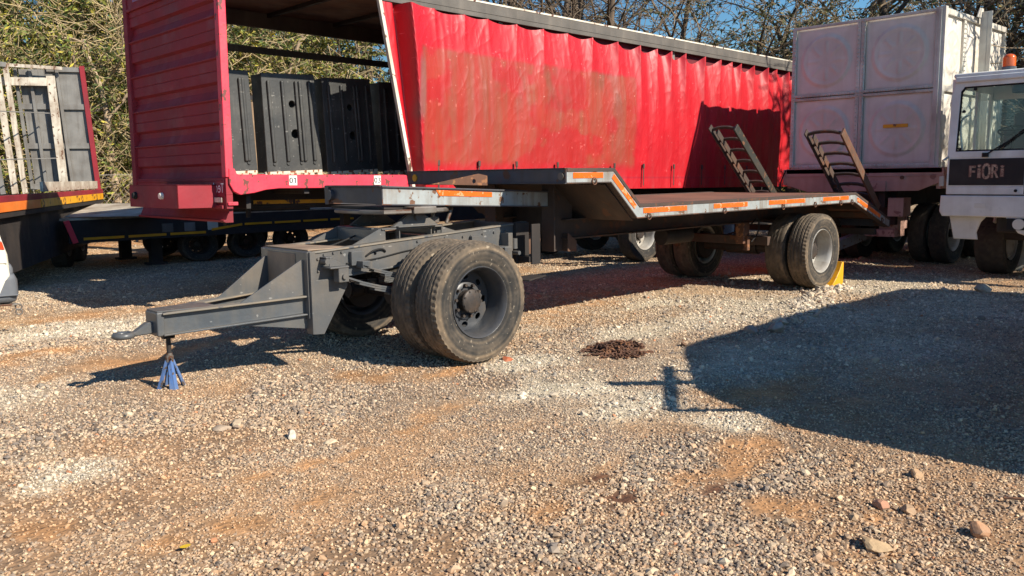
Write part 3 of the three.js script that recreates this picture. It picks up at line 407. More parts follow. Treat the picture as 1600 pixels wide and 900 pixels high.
// ---------------------------------------------------------------- stepped low loader trailer
{
  const ZN = -5.38, ZF = -7.82, ZC = -6.6, t = thing('low_loader_trailer', 'stepped low loader trailer with orange reflective strips and two raised ramps', 'trailer', [8.5, 0, ZC]);
  const line = [[5.87, 1.655], [6.56, 1.655], [6.98, 1.285], [11.98, 1.285], [13.2, 0.86]]; // top of the deck edge
  const names = ['upper_deck', 'deck_slope', 'main_deck', 'beaver_tail'];
  for (let i = 0; i < 4; i++) { const [x0, y0] = line[i], [x1, y1] = line[i + 1], dx = x1 - x0, dy = y1 - y0, L = Math.hypot(dx, dy), u = V(-dy / L, dx / L, 0);
    part(t, names[i], beam(V(x0, y0 - 0.012, ZC), V(x1, y1 - 0.012, ZC), 2.40, 0.014, u, 0.001), M.deckTop); }
  // each deck edge rail is one bent channel: mitred plates with lips
  const th = 0.135, off = (k, d) => { const A = line[Math.max(0, k - 1)], B = line[k], C = line[Math.min(4, k + 1)]; const n1 = V(-(B[1] - A[1]), B[0] - A[0], 0), n2 = V(-(C[1] - B[1]), C[0] - B[0], 0); if (k === 0) n1.copy(n2); if (k === 4) n2.copy(n1); n1.normalize(); n2.normalize(); const m = n1.clone().add(n2).normalize(); return [B[0] - m.x * d / m.dot(n1), B[1] - m.y * d / m.dot(n1)]; };
  for (const z of [ZN, ZF]) { const s = z === ZN ? 1 : -1;
    for (let i = 0; i < 4; i++) part(t, 'side_rail', [plateXY([off(i, 0.0), off(i, th), off(i + 1, th), off(i + 1, 0.0)], z - s * 0.012, z, 0.001)], M.deckSide);
    const lip = []; for (let i = 0; i < 4; i++) { lip.push(plateXY([off(i, -0.004), off(i, 0.03), off(i + 1, 0.03), off(i + 1, -0.004)], z - s * 0.07, z + s * 0.006, 0.002)); lip.push(plateXY([off(i, th - 0.006), off(i, th + 0.006), off(i + 1, th + 0.006), off(i + 1, th - 0.006)], z - s * 0.08, z + s * 0.004, 0.001)); }
    part(t, 'edge_angle', lip, M.chassis); }
  // reflective strips on the near edge [x0, x1, offset on the segment]
  const strip = (seg, a, b, d0, d1) => { const [x0, y0] = line[seg], [x1, y1] = line[seg + 1], p = (f, d) => { const L = Math.hypot(x1 - x0, y1 - y0), nx = -(y1 - y0) / L, ny = (x1 - x0) / L; return [mix(x0, x1, f) - nx * d, mix(y0, y1, f) - ny * d]; }; part(t, 'reflective_strip', plateXY([p(a, d0), p(a, d1), p(b, d1), p(b, d0)], ZN + 0.001, ZN + 0.005, 0.001), M.orange); };
  strip(0, 0.12, 0.75, 0.038, 0.092); strip(1, 0.06, 0.92, 0.045, 0.098); strip(2, 0.01, 0.165, 0.038, 0.092); strip(2, 0.27, 0.415, 0.038, 0.092); strip(2, 0.515, 0.70, 0.038, 0.092); strip(2, 0.80, 0.955, 0.038, 0.092); strip(3, 0.06, 0.72, 0.045, 0.1);
  for (const [x, y] of [[6.25, 1.54], [7.12, 1.165], [8.55, 1.17], [9.9, 1.165], [10.75, 1.165], [11.5, 1.165], [11.85, 1.165], [12.9, 0.86]]) part(t, 'lashing_ring', [new THREE.TorusGeometry(0.03, 0.006, 6, 18).translate(x, y - 0.01, ZN + 0.012), bx(x - 0.02, x + 0.02, y + 0.012, y + 0.03, ZN, ZN + 0.016)], M.rust);
  // front edge of the upper deck with round reflectors
  part(t, 'front_rail', [bx(5.855, 5.87, 1.52, 1.655, ZF, ZN), bx(5.84, 5.93, 1.655, 1.662, ZF, ZN, 0.002), bx(5.84, 5.95, 1.514, 1.522, ZF, ZN, 0.002)], M.deckGrey);
  part(t, 'reflector', cyl(0.04, 0.012, 'x', 5.85, 1.585, ZF + 0.14, 20), M.yellow); part(t, 'reflector', cyl(0.035, 0.012, 'x', 5.85, 1.585, ZN - 0.06, 20), M.steel);
  part(t, 'tail_rail', [beam([13.2, 0.80, ZF], [13.2, 0.80, ZN], 0.02, 0.13)], M.deckGrey);
  // chassis: gooseneck frame, swan neck posts, main beams
  for (const s of [1, -1]) { const z = ZC + s * 0.45;
    const gl = [[4.33, 1.515], [4.33, 1.365], [6.45, 1.27], [6.45, 1.42]];
    part(t, 'gooseneck_rail', [plateXY(gl, z - s * 0.012, z, 0.002)], M.deckSide); part(t, 'gooseneck_flange', [beam([4.31, 1.518, z - s * 0.04], [6.46, 1.422, z - s * 0.04], 0.12, 0.016), beam([4.31, 1.362, z - s * 0.04], [6.46, 1.268, z - s * 0.04], 0.1, 0.012)], M.deckGrey);
    part(t, 'swan_neck_post', [plateXY([[6.42, 1.5], [6.42, 0.8], [6.68, 0.79], [6.78, 0.93], [6.78, 1.5]], z - 0.012, z + 0.012), bx(6.41, 6.43, 0.8, 1.5, z - 0.09, z + 0.09), bx(6.62, 6.64, 0.79, 0.98, z + s * 0.012, z + s * 0.1)], M.chassis);
    part(t, 'main_beam', [plateXY([[6.78, 1.13], [6.78, 0.92], [12.4, 0.92], [12.4, 1.13]], z - 0.008, z + 0.008), beam([6.6, 0.925, z], [12.4, 0.925, z], 0.16, 0.018), beam([6.6, 1.125, z], [12.4, 1.125, z], 0.16, 0.014), plateXY([[12.4, 1.13], [12.4, 0.95], [13.15, 0.72], [13.15, 0.8]], z - 0.008, z + 0.008)], M.chassis); }
  part(t, 'reflective_strip', plateXY([[4.92, 1.475], [4.96, 1.42], [5.62, 1.392], [5.62, 1.438]], ZC + 0.452, ZC + 0.456, 0.001), M.orange);
  part(t, 'landing_foot', plateXY([[6.60, 0.99], [6.60, 0.79], [6.74, 0.785], [6.74, 0.9]], ZC + 0.55, ZC + 0.56), M.rampPlate);
  part(t, 'gooseneck_front', [bx(4.32, 4.335, 1.365, 1.515, ZC - 0.45, ZC + 0.45), bx(4.3, 4.37, 1.515, 1.53, ZC - 0.45, ZC + 0.45), bx(4.3, 4.32, 1.35, 1.525, ZC - 0.46, ZC - 0.39), cyl(0.05, 0.06, 'x', 4.31, 1.44, ZC - 0.36, 16)], M.deckGrey);
  part(t, 'skid_plate', [bx(4.35, 5.6, 1.315, 1.34, ZC - 0.43, ZC + 0.43), cyl(0.045, 0.09, 'y', 4.72, 1.29, ZC)], M.dark);
  part(t, 'corner_bracket', plateXY([[5.05, 1.525], [5.78, 1.5], [5.78, 1.60], [5.66, 1.62]], ZC + 0.2, ZC + 0.215, 0.002, [[5.6, 1.545, 0.022]]), M.rust);
  const cm = (x, y, h = 0.1) => part(t, 'cross_member', [bx(x - 0.006, x + 0.006, y - h, y, ZF + 0.03, ZN - 0.03), bx(x, x + 0.05, y - h - 0.006, y - h + 0.006, ZF + 0.03, ZN - 0.03)], M.chassis);
  for (const x of [6.05, 6.3, 6.55]) cm(x, 1.63, 0.12); for (let x = 7.4; x < 12; x += 0.6) cm(x, 1.262, 0.11); cm(12.4, 1.11, 0.08); cm(12.8, 0.97, 0.08);
  part(t, 'slope_plate', beam([6.5, 1.5, ZC], [6.95, 1.12, ZC], 2.3, 0.01, V(0, 1, 0)), M.chassis);
  part(t, 'undertray', [bx(6.78, 8.6, 1.0, 1.012, ZC - 0.44, ZC + 0.44), bx(6.75, 6.765, 0.95, 1.3, ZC - 0.44, ZC + 0.44)], M.dark);
  // rear axle
  const XA = 11.02, y = 0.515;
  part(t, 'axle', [cyl(0.065, 1.8, 'z', XA, y, ZC, 20), cyl(0.1, 0.5, 'z', XA, y, ZC, 20), bx(XA - 0.55, XA - 0.4, 0.6, 0.72, ZC - 0.7, ZC + 0.7)], M.chassis);
  for (const s of [1, -1]) { const z = ZC + s * 0.5;
    part(t, 'spring_hanger', bx(10.08, 10.24, 0.64, 0.93, z - 0.06, z + 0.06, 0.01), M.rust); part(t, 'spring_hanger', bx(11.7, 11.85, 0.68, 0.93, z - 0.06, z + 0.06, 0.01), M.rust); part(t, 'spring_hanger', bx(10.14, 10.2, 0.55, 0.75, z + s * 0.03, z + s * 0.09), M.rust);
    part(t, 'leaf_spring', [0, 1, 2, 3].map((i) => tube([[10.2 + i * 0.1, 0.70 - i * 0.012, z], [XA, 0.60 - i * 0.018, z], [11.75 - i * 0.1, 0.70 - i * 0.012, z]], 0.012, 16, 4).scale(1, 1, 1)), M.chassis);
    part(t, 'brake_drum', cyl(0.205, 0.18, 'z', XA, y, ZC + s * 0.72, 28), M.dark);
    duals(t, XA, y, ZC + s * 1.095, 0.335, s, wLoaderO, wLoaderI, s > 0 ? 0.1 : 0.9); }
  part(t, 'air_tank', [cyl(0.11, 0.6, 'x', 9.3, 0.78, ZC, 20)], M.dark); part(t, 'brake_hose', tube([[10.2, 0.9, ZC + 0.6], [10.32, 0.98, ZC + 0.63], [10.34, 0.8, ZC + 0.63], [10.22, 0.66, ZC + 0.6]], 0.01, 24), M.rubber);
  part(t, 'bumper_bar', [bx(12.9, 12.98, 0.62, 0.72, ZF + 0.1, ZN - 0.1)], M.dark);
  // two folded-up loading ramps hinged at the tail
  for (const [z0, z1, mat, lab] of [[-6.06, -5.52, M.rampPlate, 'rusty tan ramp rail, sunlit outer face'], [-7.58, -7.14, M.rampDark, 'dark green grey ramp rail, sunlit outer face']]) { const K = z1 < -7 ? 1.12 : 1;
    const r = new THREE.Group(); r.name = 'loading_ramp'; t.add(r); r.position.set(13.1 - 8.5, 1.02, (z0 + z1) / 2 - ZC);
    const zc = (z0 + z1) / 2, p = (f, z, d = 0) => V(mix(0, -1.36 * K * 0.97, f) + d * 0.64, mix(0, 1.13 * K, f) + d * 0.77, z - zc), u = V(0.64, 0.77, 0);
    part(r, 'ramp_rail', beam(p(0, z1), p(1, z1), 0.03, 0.13, u), mat, { local: true, label: lab }); part(r, 'ramp_rail', [beam(p(0, z0), p(1.02, z0), 0.02, 0.10, u), beam(p(0, z0 + 0.085), p(0.97, z0 + 0.085), 0.012, 0.09, u)], M.chassis, { local: true });
    for (let i = 0; i < 8; i++) { const f = 0.03 + i * 0.135, a = p(f, z0 - 0.04), b = p(f, z1), m = a.clone().lerp(b, 0.5).add(V(0.02, 0.045, 0)); const c = [a, a.clone().lerp(m, 0.55).add(V(0, 0.012, 0)), m, b.clone().lerp(m, 0.55).add(V(0, 0.012, 0)), b]; part(r, 'rung', c.slice(0, 4).map((q, k) => beam(q, c[k + 1], 0.045, 0.028, V(0.77, 0.64, 0), 0.002)), M.chassis, { local: true }); }
  }
}
// wheel chock
{
  const x = 11.62, z = -5.44, g = plateXY([[x - 0.32, 0], [x + 0.02, 0], [x + 0.02, 0.32], [x - 0.02, 0.32], [x - 0.1, 0.2], [x - 0.22, 0.08]], z - 0.08, z + 0.08, 0.006);
  const t = thing('wheel_chock', 'bright yellow wheel chock wedged behind the rear trailer tyre', 'wheel chock', [x, 0, z]); part(t, 'wedge', g, M.yellow); part(t, 'handle', tube([[x + 0.02, 0.2, z], [x + 0.05, 0.24, z], [x + 0.02, 0.28, z]], 0.006, 12), M.dark);
}
// heap of rusty chain
{
  const rnd = rngOf(5), X = 5.95, Z = -4.82, t = thing('chain_heap', 'heap of rusty brown chain links lying on pale gravel', 'chain', [X, groundY(X, Z), Z]), gs = [];
  for (let k = 0; k < 46; k++) { let dir = rnd() * 6.28, rr0 = Math.sqrt(rnd()) * 0.95, th = rnd() * 6.28, px = rr0 * 0.30 * Math.cos(th), pz = rr0 * 0.24 * Math.sin(th); const lift = rnd();
    for (let i = 0; i < 8; i++) { dir += (rnd() - 0.5) * 1.1; px += Math.cos(dir) * 0.034; pz += Math.sin(dir) * 0.034; const rr = Math.hypot(px / 0.34, pz / 0.27); if (rr > 1.15) break;
      const hgt = 0.10 * Math.max(0, 1 - rr) * lift + 0.012; gs.push(new THREE.TorusGeometry(0.015, 0.006, 5, 10).scale(1.55, 1, 1).rotateX((i % 2) * 1.57 + rnd() * 0.6).rotateY(-dir).rotateZ((rnd() - 0.5) * 0.4).translate(X + px, groundY(X, Z) + hgt, Z + pz)); } }
  part(t, 'chain_links', gs, M.rust, { kind: 'stuff' });
}
// ---------------------------------------------------------------- red curtain-sided trailer, nose slightly up
{
  const t = thing('curtain_sider_trailer', 'long red curtain-sided trailer with its front bay open', 'trailer', [4.4, 0, -9.3]); t.rotation.z = -0.012;
  const L = 13.3, W = 2.85, lo = { local: true };
  // ribbed front wall
  const mod = 0.462, y0 = 3.87, prof = []; for (let i = 0; i < 6; i++) { const y = y0 - i * mod; prof.push([-0.012, y], [-0.012, y - 0.11], [-0.004, y - 0.118], [-0.012, y - 0.126], [-0.012, y - 0.235], [0.034, y - 0.262], [0.032, y - 0.33], [-0.008, y - 0.425], [-0.04, y - 0.432], [-0.04, y - 0.445], [-0.012, y - mod + 0.002]); if (y - mod < 1.5) break; }
  const yb = prof[prof.length - 1][1]; const poly = prof.concat([[0.08, yb], [0.08, y0]]);
  part(t, 'ribbed_wall', plateXY(poly, -W + 0.12, -0.1, 0), M.red, lo);
  part(t, 'wall_header', [bx(-0.03, 0.06, 3.84, 4.12, -W + 0.05, -0.04), bx(-0.05, 0.02, 3.83, 3.87, -W + 0.08, -0.08)], M.red, lo);
  part(t, 'marker_plate', [bx(-0.042, -0.03, 3.93, 4.06, -W + 0.35, -W + 0.75)], paint([150, 92, 132], { seed: 61 }), lo);
  part(t, 'corner_post', [bx(-0.035, 0.06, 1.62, 4.12, -0.11, 0.0, 0.012)], M.redEdge, lo);
  part(t, 'corner_post', [bx(-0.05, 0.06, 1.4, 4.1, -W, -W + 0.13, 0.012), bx(-0.0, 0.1, 1.5, 3.3, -W - 0.12, -W - 0.01)], M.red, lo);
  part(t, 'lower_wall', [bx(-0.03, 0.05, 1.42, 1.62, -W + 0.1, -0.02), bx(-0.03, 0.05, 1.26, 1.42, -1.35, -0.02), bx(-0.06, -0.03, 1.26, 1.30, -1.3, -0.08)], M.red, lo);
  part(t, 'nose_beam', [bx(-0.5, -0.485, 1.27, 1.54, -1.72, -0.26), bx(-0.5, -0.03, 1.27, 1.54, -0.275, -0.26), bx(-0.5, -0.03, 1.27, 1.54, -1.72, -1.705), bx(-0.5, -0.03, 1.525, 1.54, -1.72, -0.26), bx(-0.49, -0.03, 1.27, 1.28, -1.7, -0.28)], M.red, lo);
  part(t, 'marker_lamp', [cyl(0.045, 0.03, 'x', -0.51, 1.41, -1.5, 20), cyl(0.036, 0.05, 'x', -0.52, 1.41, -1.5, 20)], M.rubber, lo); part(t, 'marker_lamp', [cyl(0.04, 0.03, 'x', -0.51, 1.41, -0.68, 20), cyl(0.034, 0.05, 'x', -0.515, 1.41, -0.68, 20)], M.lens, lo);
  const deco = (w, h, x, y, z, m, name) => { const g = new THREE.PlaneGeometry(w, h).rotateY(-Math.PI / 2).translate(x, y, z); part(t, name, g, m, { local: true, uv: false }); };
  part(t, 'white_plate', bx(-0.066, -0.06, 1.335, 1.39, -0.50, -0.07, 0.002), M.whitePaint, lo);
  deco(0.40, 0.2, -0.034, 1.50, -0.25, textPlate(0.40, 0.2, 'Teole', { bg: '#8e2634', fg: '#f6efec', size: 0.74, mirror: true, weight: 'normal' }), 'lettering');
  part(t, 'reflector', bx(-0.02, 0.1, 1.30, 1.34, -0.01, 0.004), M.redEdge, lo);
  // floor, side rail with its bent lower edge, numbered plates
  part(t, 'floor', [bx(0.06, L, 1.54, 1.60, -W + 0.05, -0.05)], M.wood, lo);
  part(t, 'side_rail', [plateXY([[0.0, 1.72], [0.07, 1.72], [0.1, 1.655], [L, 1.655], [L, 1.49], [0.62, 1.49], [0.45, 1.475], [0.3, 1.44], [0.13, 1.42], [0.05, 1.46], [0.0, 1.55]], -0.06, 0.012, 0.006)], M.redEdge, lo);
  part(t, 'side_rail', bx(0, L, 1.48, 1.65, -W, -W + 0.05), M.red, lo);
  const num = (x, s) => { part(t, 'number_plate', bx(x - 0.055, x + 0.055, 1.525, 1.645, 0.012, 0.016, 0.001), M.whitePaint, lo); part(t, 'number', new THREE.PlaneGeometry(0.1, 0.11).translate(x, 1.585, 0.0175), textPlate(0.1, 0.11, s, { size: 0.86, bg: '#e9e5dc', weight: 'bold' }), { local: true, uv: false }); };
  num(0.81, '01'); num(2.04, '03');
  part(t, 'chassis_beam', [bx(0.4, L, 1.22, 1.48, -0.95, -0.85), bx(0.4, L, 1.22, 1.48, -W + 0.85, -W + 0.95), bx(0.3, 0.36, 1.25, 1.5, -W + 0.2, -0.2)], M.dark, lo);
  for (let x = 1; x < L; x += 1.2) part(t, 'floor_bearer', bx(x, x + 0.07, 1.42, 1.54, -W + 0.06, -0.06), M.dark, lo);
  for (let i = 0; i < 5; i++) part(t, 'reflective_strip', bx(0.12 + i * 0.6, 0.68 + i * 0.6, 1.285, 1.335, -0.86, -0.846, 0.001), M.yellow, lo);
  part(t, 'lamp_bar', [bx(0.1, 3.2, 1.25, 1.28, -0.9, -0.84), bx(0.1, 3.2, 1.335, 1.36, -0.9, -0.84)], M.dark, lo);
  for (const z of [-0.55, -W + 0.55]) part(t, 'landing_leg', [bx(2.95, 3.07, 0.35, 1.3, z - 0.06, z + 0.06), bx(2.97, 3.05, 0.12, 0.4, z - 0.04, z + 0.04), bx(2.86, 3.16, 0.09, 0.12, z - 0.12, z + 0.12), beam([3.05, 0.7, z], [3.6, 1.2, z], 0.05, 0.05)], M.dark, lo);
  part(t, 'kingpin_plate', [bx(0.5, 1.6, 1.19, 1.22, -1.9, -0.95), cyl(0.045, 0.12, 'y', 0.62, 1.06, -1.42, 16), cyl(0.03, 0.16, 'y', 0.62, 1.2, -0.8, 12)], M.dark, lo);
  // roof: cant rails, skin, bows, far rail
  part(t, 'cant_rail', [bx(0.06, L, 3.90, 4.09, -0.05, 0.01), bx(0.06, L, 3.955, 3.965, 0.01, 0.016, 0.001), bx(0.06, L, 3.885, 3.90, -0.06, 0.022)], M.cant, lo);
  part(t, 'roof_trim', bx(0.06, L, 4.09, 4.118, -0.06, 0.016), M.whitePaint, lo);
  part(t, 'cant_rail', bx(0.06, L, 3.88, 4.1, -W, -W + 0.06), M.cant, lo);
  part(t, 'roof_skin', bx(0.03, L, 4.10, 4.125, -W + 0.03, -0.06), M.roofUnder, lo);
  for (let x = 0.9; x < L; x += 1.15) part(t, 'roof_bow', bx(x, x + 0.06, 4.04, 4.1, -W + 0.06, -0.05), M.dark, lo);
  part(t, 'side_slat', [bx(0.05, L, 3.50, 3.60, -W + 0.0, -W + 0.03)], M.cant, lo);
  part(t, 'rear_frame', [bx(L - 0.1, L, 1.5, 4.1, -0.1, 0), bx(L - 0.1, L, 1.5, 4.1, -W, -W + 0.1), bx(L - 0.06, L, 1.5, 4.1, -W + 0.1, -0.1)], M.red, lo);
  for (const x of [4.3, 8.6]) part(t, 'pillar', bx(x, x + 0.08, 1.6, 3.9, -0.13, -0.05), M.stakeGrey, lo);
  for (const x of [4.3, 8.6]) part(t, 'pillar', bx(x, x + 0.08, 1.6, 3.9, -W + 0.05, -W + 0.13), M.stakeGrey, lo);
  part(t, 'curtain_header', [bx(2.7, L - 0.1, 3.70, 3.90, -0.10, -0.085, 0.001)], paint([104, 14, 28], { seed: 63, rough: 0.8 }), lo);
  // far curtain, drawn over the rear part only
  const curtainTex = (() => { const n = 1024, h = 512; return dataTex(n, h, (u, v) => { // u along the trailer 2.2..13.2, v up
    const x = 2.2 + u * 11.1, y = 1.4 + v * 2.55; let c = [178, 20, 33]; const k = fbm(x * 2, y * 2, 501, 5);
    c = mix3(c, [194, 36, 44], clamp(1.6 * (fbm(x * 5, y * 0.9, 503, 4) - 0.45)));
    const jag = 0.06 * (fbm(x * 3, 1, 505, 3) - 0.5) - 0.008 * (x - 2.7) ; const inF = step(2.62, 2.72, x) * (1 - step(7.32, 7.44, x)) * (1 - step(3.31 + jag, 3.40 + jag, y)) * step(1.70, 1.9, y + 0.15 * (k - 0.5));
    const streak = fbm(x * 7, y * 0.7, 507, 4), blot = fbm(x * 1.4, y * 1.6, 509, 4);
    let f = mix3([158, 52, 38], [140, 76, 54], clamp(2.6 * (streak - 0.40))); f = mix3(f, [164, 32, 32], 0.8 * step(0.52, 0.62, blot)); f = mix3(f, [122, 74, 52], 0.85 * step(0.52, 0.7, fbm(x * 2.6, y * 1.1, 511, 4)) * step(2.3, 3.2, y));
    c = mix3(c, f, inF * 0.92);
    const wr = vn(x * 46, y * 8, 513) * vn(x * 9, y * 40, 515); if (wr > 0.72) c = mix3(c, [232, 150, 140], 0.35);
    if (vn(x * 28, y * 28, 517) > 0.985) c = mix3(c, [240, 214, 206], 0.7);
    c = mix3(c, [120, 96, 84], 0.9 * (1 - step(0.03, 0.10, Math.abs(x - 2.64 - 0.05 * (y - 2.6)))) * step(2.3, 2.5, y) * (1 - step(3.1, 3.35, y)) * (0.5 + 0.5 * k)); // rubbed grey along the fold
    c = mix3(c, [150, 22, 44], 0.6 * (1 - step(0.0, 0.03, Math.abs(y - 1.62)))); return c.map((q) => q * (0.94 + 0.12 * k)); }); })();
  const creaseTex = dataTex(1024, 256, (u, v) => { const x = 2.2 + u * 11.1, y = 1.4 + v * 2.55, rg = (a) => 1 - Math.abs(2 * a - 1); const w = 0.5 * fbm(x * 0.9, y * 0.9, 531, 3);
    const a = rg(fbm(x * 2.6 + w, y * 0.8 + w, 533, 3)), b = rg(fbm(x * 6.5 + y * 1.1, y * 2.2, 535, 3)), c = rg(fbm(x * 5 - y * 2.4, y * 3, 537, 2)); return g3(255 * clamp(0.55 * a * a + 0.28 * b * b * b + 0.2 * c * c * c)); }, false);
  const fabric = new THREE.MeshPhysicalMaterial({ map: curtainTex, roughness: 0.46, clearcoat: 0.2, clearcoatRoughness: 0.45, bumpMap: creaseTex, bumpScale: 0.02, side: THREE.DoubleSide });
  {
    const nu = 760, nv = 110, pos = [], uv = [], idx = [], rc = rngOf(31);
    const xe = (v) => mix(2.62, 2.12, v); // leaning leading edge
    const hang = []; for (let x = 2.95; x < 13.4; x += mix(0.5, 0.46, step(6, 11, x)) * (0.7 + 0.6 * rc())) hang.push([x, 0.6 + 0.8 * rc(), rc() - 0.5]);
    for (let j = 0; j <= nv; j++) for (let i = 0; i <= nu; i++) {
      const v = Math.pow(j / nv, 0.85), s = i / nu, xs = xe(v), x = mix(xs, 13.25, s), d = x - xs, far = step(5.2, 9.5, x);
      let k = 0; while (k < hang.length - 2 && hang[k + 1][0] < x) k++; const [x0, a0, b0] = hang[k], [x1, a1] = hang[k + 1] || [x0 + 0.45, 1], f = clamp((x - x0) / (x1 - x0)); // between two hangers
      const span = 4 * f * (1 - f), down = (1 - v) * 2.45, inn = step(0.12, 0.42, d);
      const sag = mix(0.035, 0.13, far) * mix(a0, a1, f) * span;
      let z = 0.035 + 0.045 * Math.sin(Math.PI * Math.min(1, (1 - v) * 1.1)) * inn;
      for (const [hx, ha, hb] of [hang[k], hang[k + 1] || hang[k]]) { const q = x - hx - hb * 0.25 * down; z += inn * mix(0.034, 0.05, far) * ha * Math.exp(-Math.abs(q) / (0.035 + 0.12 * down)) * Math.exp(-down / mix(0.55, 0.6, far)); }
      z -= inn * mix(0.024, 0.055, far) * span * Math.exp(-down / mix(0.4, 0.6, far));
      z += inn * (0.016 * (fbm(x * 4.2 + v * 0.5, v * 0.5, 603, 3) - 0.5) * 2 + 0.045 * (fbm(x * 1.1, v * 0.9, 605, 3) - 0.5) * 2);
      z += inn * 0.02 * far * (Math.abs(((x * 2.1 + 0.4 * fbm(x, v, 607, 2)) % 1) * 2 - 1) - 0.5); // soft pleats where it is bunched up
      z += 0.006 * (fbm(x * 9 + v * 4, v * 9 - x * 3, 609, 2) - 0.5);
      const fold = mix(0.03, 0.30, v); // flat band, then the cloth folds out towards the yard
      z += mix(0.17, 0.24, v) * step(fold, fold + 0.045, d) * Math.exp(-Math.max(0, d - fold - 0.05) / mix(0.30, 0.42, v));
      z -= 0.10 * Math.exp(-Math.pow((d - fold + 0.02) / 0.045, 2)) * v;
      const y = mix(1.43, 3.872 - sag * (d > 0.6 ? 1 : 0.25), v);
      pos.push(x, y, z); uv.push((x - 2.2) / 11.1, (y - 1.4) / 2.55);
    }
    for (let j = 0; j < nv; j++) for (let i = 0; i < nu; i++) { const a = j * (nu + 1) + i, b = a + 1, c = a + nu + 1, d = c + 1; idx.push(a, b, c, b, d, c); }
    const g = new THREE.BufferGeometry(); g.setAttribute('position', new THREE.Float32BufferAttribute(pos, 3)); g.setAttribute('uv', new THREE.Float32BufferAttribute(uv, 2)); g.setIndex(idx); g.computeVertexNormals();
    const cur = part(t, 'side_curtain', g, fabric, { local: true, uv: false });
    part(cur, 'edge_pole', beam([2.60, 1.46, 0.045], [2.11, 3.88, 0.05], 0.05, 0.055, V(0, 0, 1)), M.whitePaint, lo);
    for (const x of [3.0, 3.75, 4.5, 5.4, 6.8, 7.6, 8.5, 9.4, 10.2, 11.0]) part(cur, 'buckle_strap', [bx(x - 0.012, x + 0.012, 1.48, 1.80, 0.10, 0.106), bx(x - 0.02, x + 0.02, 1.78, 1.86, 0.095, 0.115)], M.chassis, lo);
  }
  { const g = new THREE.PlaneGeometry(8.2, 2.3, 160, 4), p = g.attributes.position; for (let i = 0; i < p.count; i++) p.setZ(i, 0.05 * Math.sin(p.getX(i) * 9)); g.computeVertexNormals(); g.translate(5.0 + 4.1, 2.73, -W + 0.02); part(t, 'far_curtain', g, fabric, { local: true, uv: false }); }
  // tri-axle bogie
  for (const x of [8.0, 9.35, 10.7]) { part(t, 'axle', cyl(0.07, 2.2, 'z', x, 0.58, -W / 2, 16), M.dark, lo); for (const s of [1, -1]) { const z = -W / 2 + s * (W / 2 - 0.26); const w = put(t, s > 0 ? wDarkO : wDarkI, [x + 4.4, 0.61, z - 9.3]); w.position.set(x, 0.61, z); if (s < 0) flip(w); w.rotation.z = x; } }
}
